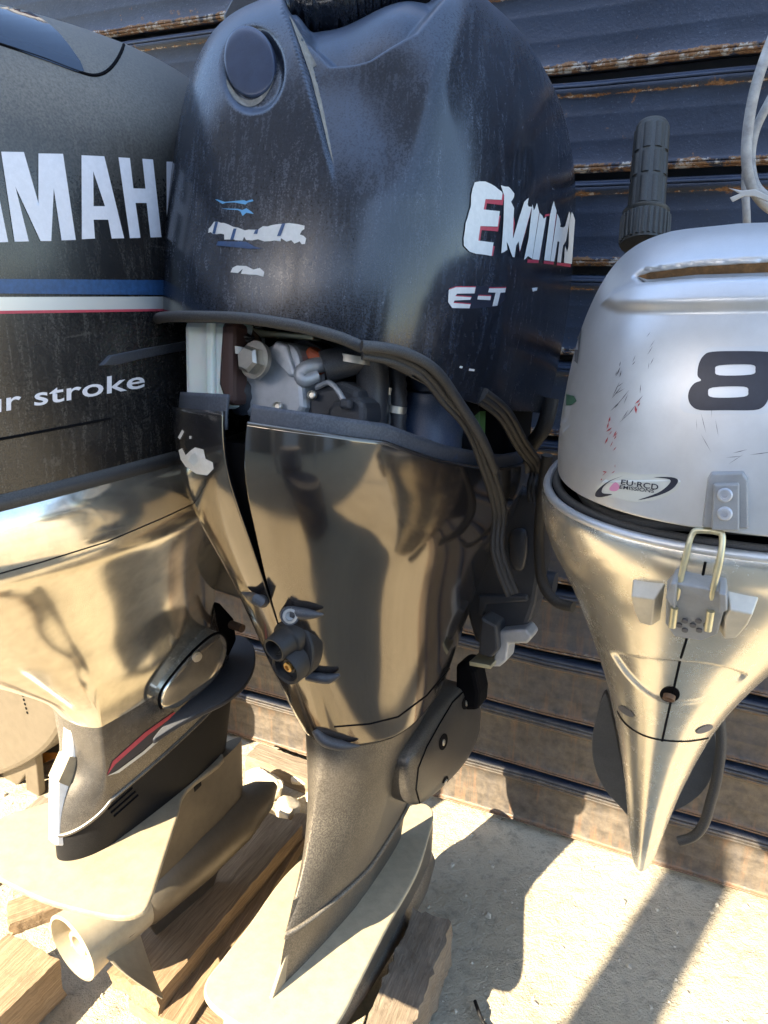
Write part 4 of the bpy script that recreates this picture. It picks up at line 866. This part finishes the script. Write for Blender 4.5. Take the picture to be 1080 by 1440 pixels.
    def sculpt2(G, fr):
        shp = G.shape[:2]; Wp = fr.W(G.reshape(-1, 3)); P = project(Wp); Wn = gnormals(G).reshape(-1, 3); vis = np.einsum('ij,ij->i', CAMP - Wp, Wn @ fr.R.T) > 0
        sc = smooth2([(860, 917), (900, 925), (950, 930), (1000, 935), (1044, 946), (1047, 956), (1020, 975), (985, 988), (945, 990), (912, 978), (884, 955), (866, 932)], 4)
        sd = poly_sd(P, sc); d = -.005 * (1 - sstep(-4, 1, sd)) * sstep(895, 925, P[:, 1]) * (.35 + .65 * sstep(990, 930, P[:, 1])) * vis
        return G + (Wn * d[:, None]).reshape(*shp, 3)
    low = body('lower_cowl', L, -.512, .008, 340, 220, root, M['silver_low'], caps=(True, False), sculpt=sculpt2, fr=fr); solid(low, .004, -1); skl = Skin(low, fr)
    body('inner_tray', L, -.03, -.012, 80, 4, root, M['void'], off=-.006, caps=(True, True))
    tube('rim', [L.at(t, .006, -.003) for t in np.linspace(-2.6, 2.6, 160)], .005, low, M['silver'], 10)
    tube('rim_seal', [L.at(t, .010, -.012) for t in np.linspace(-2.6, 2.6, 160)], .005, root, M['rubber'], 10)
    tube('cowl_hose', smooth_path([U.at(t, z, -.02) for t, z in ((-1.35, .022), (-1.0, .018), (-.7, .010), (-.4, .016), (-.15, .024), (.1, .028))], 8), .007, root, M['rubber'], 10)
    tube('cowl_hose', smooth_path([U.at(t, z, -.03) for t, z in ((-1.3, .012), (-1.1, .02), (-.85, .016), (-.6, .026))], 8), .009, root, M['plastic'], 10)
    body('inner_engine', U, -.02, .05, 80, 6, root, M['void'], off=-.055, caps=(True, True))
    # seam, panel split and cut-out
    surfline('seam', skl, [(992, 790), (980, 850), (968, 890), (956, 930), (946, 975), (938, 1010), (931, 1042)], .0013, low, M['void'], 0)
    surfline('panel_split', skl, smooth2([(868, 1000), (880, 1018), (905, 1034), (935, 1041), (970, 1042), (1004, 1036)], 3, False), .0012, low, M['void'], 0)
    scoop = smooth2([(860, 917), (900, 925), (950, 930), (1000, 935), (1044, 946), (1047, 956), (1020, 975), (985, 988), (945, 990), (912, 978), (884, 955), (866, 932)], 4)
    decal('bolt_hole', [[(942 + 14 * math.cos(a), 976 + 11 * math.sin(a)) for a in np.linspace(0, 6.28, 24, endpoint=False)]], skl, low, M['void'], .0008, 5)
    p, n = skl.hit(942, 976); lathe('bolt', Vector(p) + Vector(n) * .002, (Vector(n) + Vector((0, 0, -.5))), [(0, .0062), (.005, .0062), (.0055, .005), (.003, .004), (.003, 0)], low, M['rusty'], 18)
    for (x, y, a0) in ((881, 1000, .6), (990, 1025, -.35)):
        decal('drain_slot', [[(x + 13 * math.cos(t) * math.cos(a0) - 4.5 * math.sin(t) * math.sin(a0), y + 13 * math.cos(t) * math.sin(a0) + 4.5 * math.sin(t) * math.cos(a0)) for t in np.linspace(0, 6.28, 18, endpoint=False)]], skl, low, M['mark'], .0008, 6)
    # ---- over-centre latch
    emboss('latch_shoulder', [(888, 812), (938, 818), (930, 875), (905, 868), (894, 842)], skl, .015, low, M['silver_sat'], .66, .004)
    emboss('latch_shoulder', [(1022, 828), (1070, 838), (1058, 862), (1035, 888), (1010, 890), (1012, 850)], skl, .015, low, M['silver_sat'], .66, .004)
    lv = emboss('latch_lever', [(938, 816), (952, 800), (1022, 812), (1026, 835), (1014, 878), (990, 888), (950, 882), (936, 862)], skl, .015, low, M['latch_grey'], .92, .002)
    N = Vector(np.mean([skl.hit(*q)[1] for q in [(950, 830), (1010, 840), (980, 870)]], axis=0)).normalized()
    for k, (x, y) in enumerate(((958, 862), (966, 856), (977, 862), (985, 856), (996, 862), (966, 869), (986, 869))):
        p, n = skl.hit(x, y); lathe('dimple', Vector(p) + N * .0135, N, [(0, .0028), (.0018, .0028), (.002, 0)], lv, M['mark'], 10)
    for q in ([(942, 822), (950, 800), (958, 800), (956, 838)], [(1012, 842), (1012, 812), (1022, 814), (1024, 838)]): emboss('latch_ear', q, skl, .021, lv, M['latch_grey'], .96, .002)
    wp = []
    for (x, y, h) in ((951, 846, .020), (954, 828, .023), (966, 775, .024), (973, 752, .024), (982, 746, .024), (1008, 748, .024), (1016, 755, .024), (1012, 790, .024), (1002, 832, .023), (1001, 850, .020)):
        p, n = skl.hit(x, max(y, 806)); p = Vector(p) + N * h; d = ray(x, y); kk = ((fr.W(p) - CAMP) @ FWV) / (d @ FWV); wp.append(Vector(fr.L(CAMP + d * kk)))
    tube('wire_bail', smooth_path(wp, 5), .0028, lv, M['zinc'], 10)
    for (x, y) in ((951, 846), (1001, 850)):
        p, n = skl.hit(x, y); tube('bail_foot', [Vector(p) + N * .016 - Vector((0, 0, .012)), Vector(p) + N * .019 + Vector((0, 0, .010))], .0034, lv, M['zinc'], 10)
    for q in ([(955, 768), (970, 760), (970, 795), (956, 792)], [(1000, 770), (1014, 768), (1012, 805), (998, 800)]):
        pts = [wp[3] + (Vector(fr.on(a, b, 1, wp[3].y + .012)) - wp[3]) for a, b in q]; slab('bail_guide', pts, (0, .02, 0), root, M['silver'], .003)
    # ---- wings of the swivel plate behind the spine
    yw = .045
    wl = smooth2([(856, 985), (848, 978), (838, 1010), (832, 1045), (836, 1080), (850, 1110), (872, 1135), (884, 1148), (886, 1130), (872, 1060)], 4)
    wr = smooth2([(985, 1030), (1004, 1030), (1006, 1065), (1000, 1095), (984, 1118), (962, 1134), (938, 1146), (926, 1156), (930, 1120)], 4)
    for q in (wl, wr): slab('swivel_plate', [fr.on(a, b, 1, yw) for a, b in q], (0, .012, 0), root, M['grey_plate'], .003)
    tube('drain_hose', smooth_path([fr.on(*q, 1, .03) for q in [(1006, 985), (1012, 1010), (1014, 1050), (1008, 1095), (1000, 1125), (990, 1158), (975, 1176), (955, 1183)]], 8), .0068, root, M['rubber'], 12)
    # ---- tiller grip standing up behind the cowl
    g0 = Vector(fr.on(905, 345, 1, .17)); g1 = Vector(fr.on(918, 172, 1, .24)); ax = (g1 - g0); ln = ax.length
    gp = lathe('tiller_grip', g0, ax, [(0, .029), (ln * .22, .029), (ln * .235, .027), (ln * .25, .029), (ln * .265, .029), (ln * .275, .022), (ln * .96, .0205), (ln * .985, .018), (ln, .012), (ln * 1.003, 0)], root, M['grip'], 40)
    dd, u, v = basis(ax)
    for k in range(26):
        a = 2 * math.pi * k / 26; r0 = (u * math.cos(a) + v * math.sin(a)); tube('grip_rib', [g0 + dd * ln * .02 + r0 * .0292, g0 + dd * ln * .22 + r0 * .0292], .0022, gp, M['grip'], 6)
    for f0, f1 in ((.29, .50), (.53, .70), (.73, .93)):
        for k in range(9):
            a = 2 * math.pi * (k + .3) / 9; r0 = (u * math.cos(a) + v * math.sin(a)); ra = np.interp(f0, [.275, .96], [.022, .0205]); rb = np.interp(f1, [.275, .96], [.022, .0205])
            c_ = [(g0 + dd * ln * f0 + r0 * (ra - .0005)), (g0 + dd * ln * f1 + r0 * (rb - .0005))]; tube('grip_pad', c_, .0050, gp, M['grip'], 8, .45, r0.cross(dd))
    # clamp that carries it on the wall
    box('clamp_bracket', (-.01, .22, -.12), (.12, .16, .22), root, M['grey_plate'], None, .01)
    box('wall_arm', (-.01, .40, -.12), (.08, .34, .08), root, M['grey_plate'], None, .006)
    return root
M['silver_sat'] = paint('silver_sat', (.58, .55, .48), .5, .6, dust=.15, dust_up=.2, dust_col=(.5, .46, .36))
M['rust_floor'] = flat('rust_floor', (.30, .15, .05), .8, 0, .5)
M['silver_film'] = flat('silver_film', (.60, .62, .64), .35, .5)
M['film2'] = flat('label_film', (.62, .63, .58), .35, .2)
M['red_scuff'] = flat('red_scuff', (.42, .06, .07), .6)
M['grey_plate'] = paint('grey_plate', (.05, .054, .062), .5, .2, dust=.2, dust_up=.2, dust_col=(.2, .195, .18))
build_silver()

# ================================================================== timber, rubble and the rest
def plank(name, a, b, wdir, width, th, z, mat, label, cat='plank', group=None, seed=0, rough=.0012):
    """board whose upper right edge runs a->b (pixels on height z)"""
    A, B = atz(*a, z), atz(*b, z); d = (B - A); ln = d.length; d.normalize(); s = Vector((d.y, -d.x, 0)) * (1 if wdir > 0 else -1)
    rng = random.Random(seed); nx, ny, nz = 26, 5, 3; bm = bmesh.new(); bmesh.ops.create_cube(bm, size=1)
    bmesh.ops.subdivide_edges(bm, edges=[e for e in bm.edges if abs((e.verts[0].co - e.verts[1].co).x) > .5], cuts=nx, use_grid_fill=True)
    bmesh.ops.subdivide_edges(bm, edges=[e for e in bm.edges if abs((e.verts[0].co - e.verts[1].co).y) > .5], cuts=ny, use_grid_fill=True)
    bmesh.ops.subdivide_edges(bm, edges=[e for e in bm.edges if abs((e.verts[0].co - e.verts[1].co).z) > .5], cuts=nz, use_grid_fill=True)
    for v in bm.verts:
        x, y, zz = v.co; endk = max(0, abs(x) - .46) / .04
        v.co = (x * ln + rng.uniform(-.004, .004) * endk, y * width + rng.uniform(-rough, rough), zz * th + rng.uniform(-rough, rough) * .6)
    me = bpy.data.meshes.new(name); bm.to_mesh(me); bm.free(); o = link(name, me, None, mat, True); edge_split(o, 38)
    m = Matrix((d, -s if False else Vector((0, 0, 1)).cross(d), (0, 0, 1))).transposed().to_4x4(); o.matrix_world = Matrix.Translation((A + B) / 2 + s * width / 2 - Vector((0, 0, th / 2))) @ m
    return tag(o, label, cat, group)
plank('plank', (221, 1402), (424, 1160), -1, .115, .045, .085, M['wood'], 'broad pale plank under the left motor, its skeg resting on the near end', seed=1)
plank('plank', (262, 1446), (446, 1150), -1, .055, .03, .045, M['wood'], 'narrow low plank just right of the broad plank', seed=2)
plank('plank', (82, 1350), (-60, 1490), 1, .13, .09, .10, M['wood'], 'thick sawn beam end at the left edge beside bright ground', seed=3)
plank('plank', (10, 1268), (110, 1232), 1, .06, .03, .10, M['wood'], 'short board end below the pale plate at the left edge', seed=31)
plank('plank', (-20, 1218), (82, 1126), -1, .05, .022, .12, M['wood_old'], 'splintered weathered board behind the left motor leg', seed=4)
plank('plank', (-20, 1252), (78, 1160), -1, .04, .022, .10, M['wood_old'], 'second weathered board in front of the splintered one', seed=5)
plank('plank', (636, 1296), (560, 1500), 1, .075, .11, .13, M['wood_old'], 'dark broken timber block beside the middle motor', seed=6, rough=.004)
plank('plank', (180, 1404), (320, 1500), -1, .06, .06, .035, M['wood'], 'pallet crosspiece under the ends of the planks', seed=8)
plank('plank', (345, 1062), (470, 1110), -1, .06, .05, .05, M['wood_old'], 'dark sleeper lying along the foot of the wall', seed=9)

def rock(px, py, z, r, sq, seed, label):
    bm = bmesh.new(); bmesh.ops.create_icosphere(bm, subdivisions=4, radius=1); rng = np.random.RandomState(seed); D = [Vector(rng.normal(size=3)).normalized() for _ in range(16)]; H = rng.uniform(.6, .95, 16)
    for v in bm.verts:
        c = v.co.copy()
        for d, h in zip(D, H):
            e = c.dot(d) - h
            if e > 0: c -= d * e * .9
        c *= 1 + .03 * math.sin(c.x * 23 + seed) * math.sin(c.y * 19) + rng.uniform(-.012, .012); v.co = Vector((c.x * sq[0], c.y * sq[1], c.z * sq[2])) * r
    me = bpy.data.meshes.new('rock'); bm.to_mesh(me); bm.free(); o = link('rock', me, None, M['stone'], True); edge_split(o, 30); o.rotation_euler = (0, 0, seed); o.location = atz(px, py, z); return tag(o, label, 'rock', 'rubble by the wall')
rock(372, 1102, .05, .055, (1.1, .8, .75), 3, 'largest pale stone in the rubble behind the planks')
rock(404, 1138, .03, .04, (1.2, .9, .6), 5, 'low stone in front of the largest stone')
rock(345, 1150, .03, .035, (1.3, .9, .6), 8, 'small stone beside the leg of the left motor')
rock(425, 1092, .03, .03, (1.2, 1, .7), 11, 'small stone nearest the middle motor leg')
rock(440, 1120, .02, .025, (1.2, 1, .7), 12, 'tiny stone touching the middle motor leg line')
t = tube('twig', smooth_path([atz(668, 1408, .012), atz(674, 1425, .018), atz(680, 1438, .008), atz(690, 1452, .01)], 5), .0035, None, M['leg_dark'], 8); tag(t, 'thin dark twig on the ground at the bottom edge', 'twig')

# grey vented casing and carton behind the left motor
F4 = Frame((-.72, 1.42, .0), 30, 0)
rt = empty('metal_casing', F4, 'grey rounded metal casing with a column of small holes behind the left motor', 'casing')
pts = [F4.on(a, b, 1, 0) for a, b in smooth2([(-120, 960), (-40, 955), (40, 952), (78, 950), (88, 985), (86, 1020), (68, 1050), (40, 1072), (0, 1090), (-60, 1108), (-120, 1110)], 4)]
sh = slab('shell', pts, (0, .22, 0), rt, M['hull_grey'], .012)
for k in range(7):
    p = Vector(F4.on(29 + k * 1.6, 966 + k * 6.0, 1, 0)); lathe('vent_hole', p + Vector((0, -.0004, 0)), (0, -1, 0), [(0, .0036), (.0006, .0036), (.0006, 0)], sh, M['void'], 12)
slab('foot', [F4.on(a, b, 1, .03) for a, b in [(-10, 1085), (50, 1062), (58, 1150), (40, 1152), (35, 1090), (5, 1130), (-10, 1140)]], (0, .02, 0), rt, M['hull_grey'], .003)
slab('foot_gusset', [F4.on(a, b, 1, .05) for a, b in [(0, 1140), (34, 1088), (44, 1150)]], (0, .01, 0), rt, M['cast'], .001)
F5 = Frame((-.78, 1.60, .0), 28, 0)
rt = empty('carton', F5, 'orange and black printed carton behind the grey casing', 'carton')
q = [F5.on(a, b, 1, 0) for a, b in [(-60, 960), (100, 945), (112, 1050), (-60, 1130)]]
cb = slab('carton_body', q, (0, .2, 0), rt, M['box_orange'], .002); skb = Skin(cb, F5)
decal('print_band', [[(30, 1062), (102, 1018), (104, 1052), (30, 1098)]], skb, cb, M['box_black'], .001, 20)
decal('print_text', text_bm('électrogène', [(-40, 1076), (76, 1022), (77, 1038), (-40, 1094)], .01), skb, cb, M['box_orange'], .002, 10)

# grey cords hanging at the top right
def cord(P, r, label):
    pp = smooth_path([Vector(wallpt(x, y, o)) for x, y, o in P], 8); t = tube('cord', pp, r, None, M['rope'], 10); return tag(t, label, 'cord', 'cords at the top right')
cord([(1100, 20, .10), (1078, 75, .12), (1062, 125, .13), (1052, 180, .13), (1050, 230, .13), (1060, 268, .12), (1085, 295, .10), (1120, 305, .08)], .0075, 'thick grey cord curving down from the top right corner')
cord([(1100, 110, .09), (1078, 150, .09), (1062, 185, .09), (1056, 225, .09), (1064, 262, .1), (1090, 285, .1)], .0065, 'thinner grey cord looping behind the thick cord')
cord([(1052, 215, .06), (1048, 255, .05), (1050, 310, .05), (1052, 380, .03)], .006, 'short grey cord hanging straight down by the wall')
b0 = [wallpt(x, y, .14) for x, y in [(1024, 264), (1044, 268), (1062, 266), (1082, 276), (1082, 284), (1060, 276), (1046, 276), (1030, 284), (1026, 278), (1040, 272)]]
tag(slab('tie_strip', b0, Vector(-WN) * .006, None, M['film'], .001), 'pale plastic tie knotted round the cords', 'tie')

# loose grit and pebbles strewn over the yard
rg = np.random.RandomState(4); V, F = [], []
for k in range(420):
    px, py = rg.uniform(-40, 1120), rg.uniform(1090, 1460); p = atz(px, py, 0)
    if (np.array(p) - WP) @ WN < .03: continue
    r = .0022 + .006 * rg.rand() ** 4; n0 = len(V)
    dirs = [(1, 0, 0), (0, 1, 0), (-1, 0, 0), (0, -1, 0)]; a = rg.uniform(0, 6.28); ca, sa = math.cos(a), math.sin(a)
    for (x, y, z) in dirs: q = rg.uniform(.6, 1.3); V.append((p.x + r * q * (x * ca - y * sa), p.y + r * q * (x * sa + y * ca), r * .1))
    for (x, y, z) in dirs: q = rg.uniform(.4, .9); V.append((p.x + r * q * (x * ca - y * sa), p.y + r * q * (x * sa + y * ca), r * rg.uniform(.6, 1.0)))
    F += [(n0 + i, n0 + (i + 1) % 4, n0 + 4 + (i + 1) % 4, n0 + 4 + i) for i in range(4)] + [(n0 + 4, n0 + 5, n0 + 6, n0 + 7)]
o = mesh('grit', V, F, None, M['stone'], smooth=False); tag(o, 'loose pale grit strewn over the concrete yard', 'grit', kind='stuff')
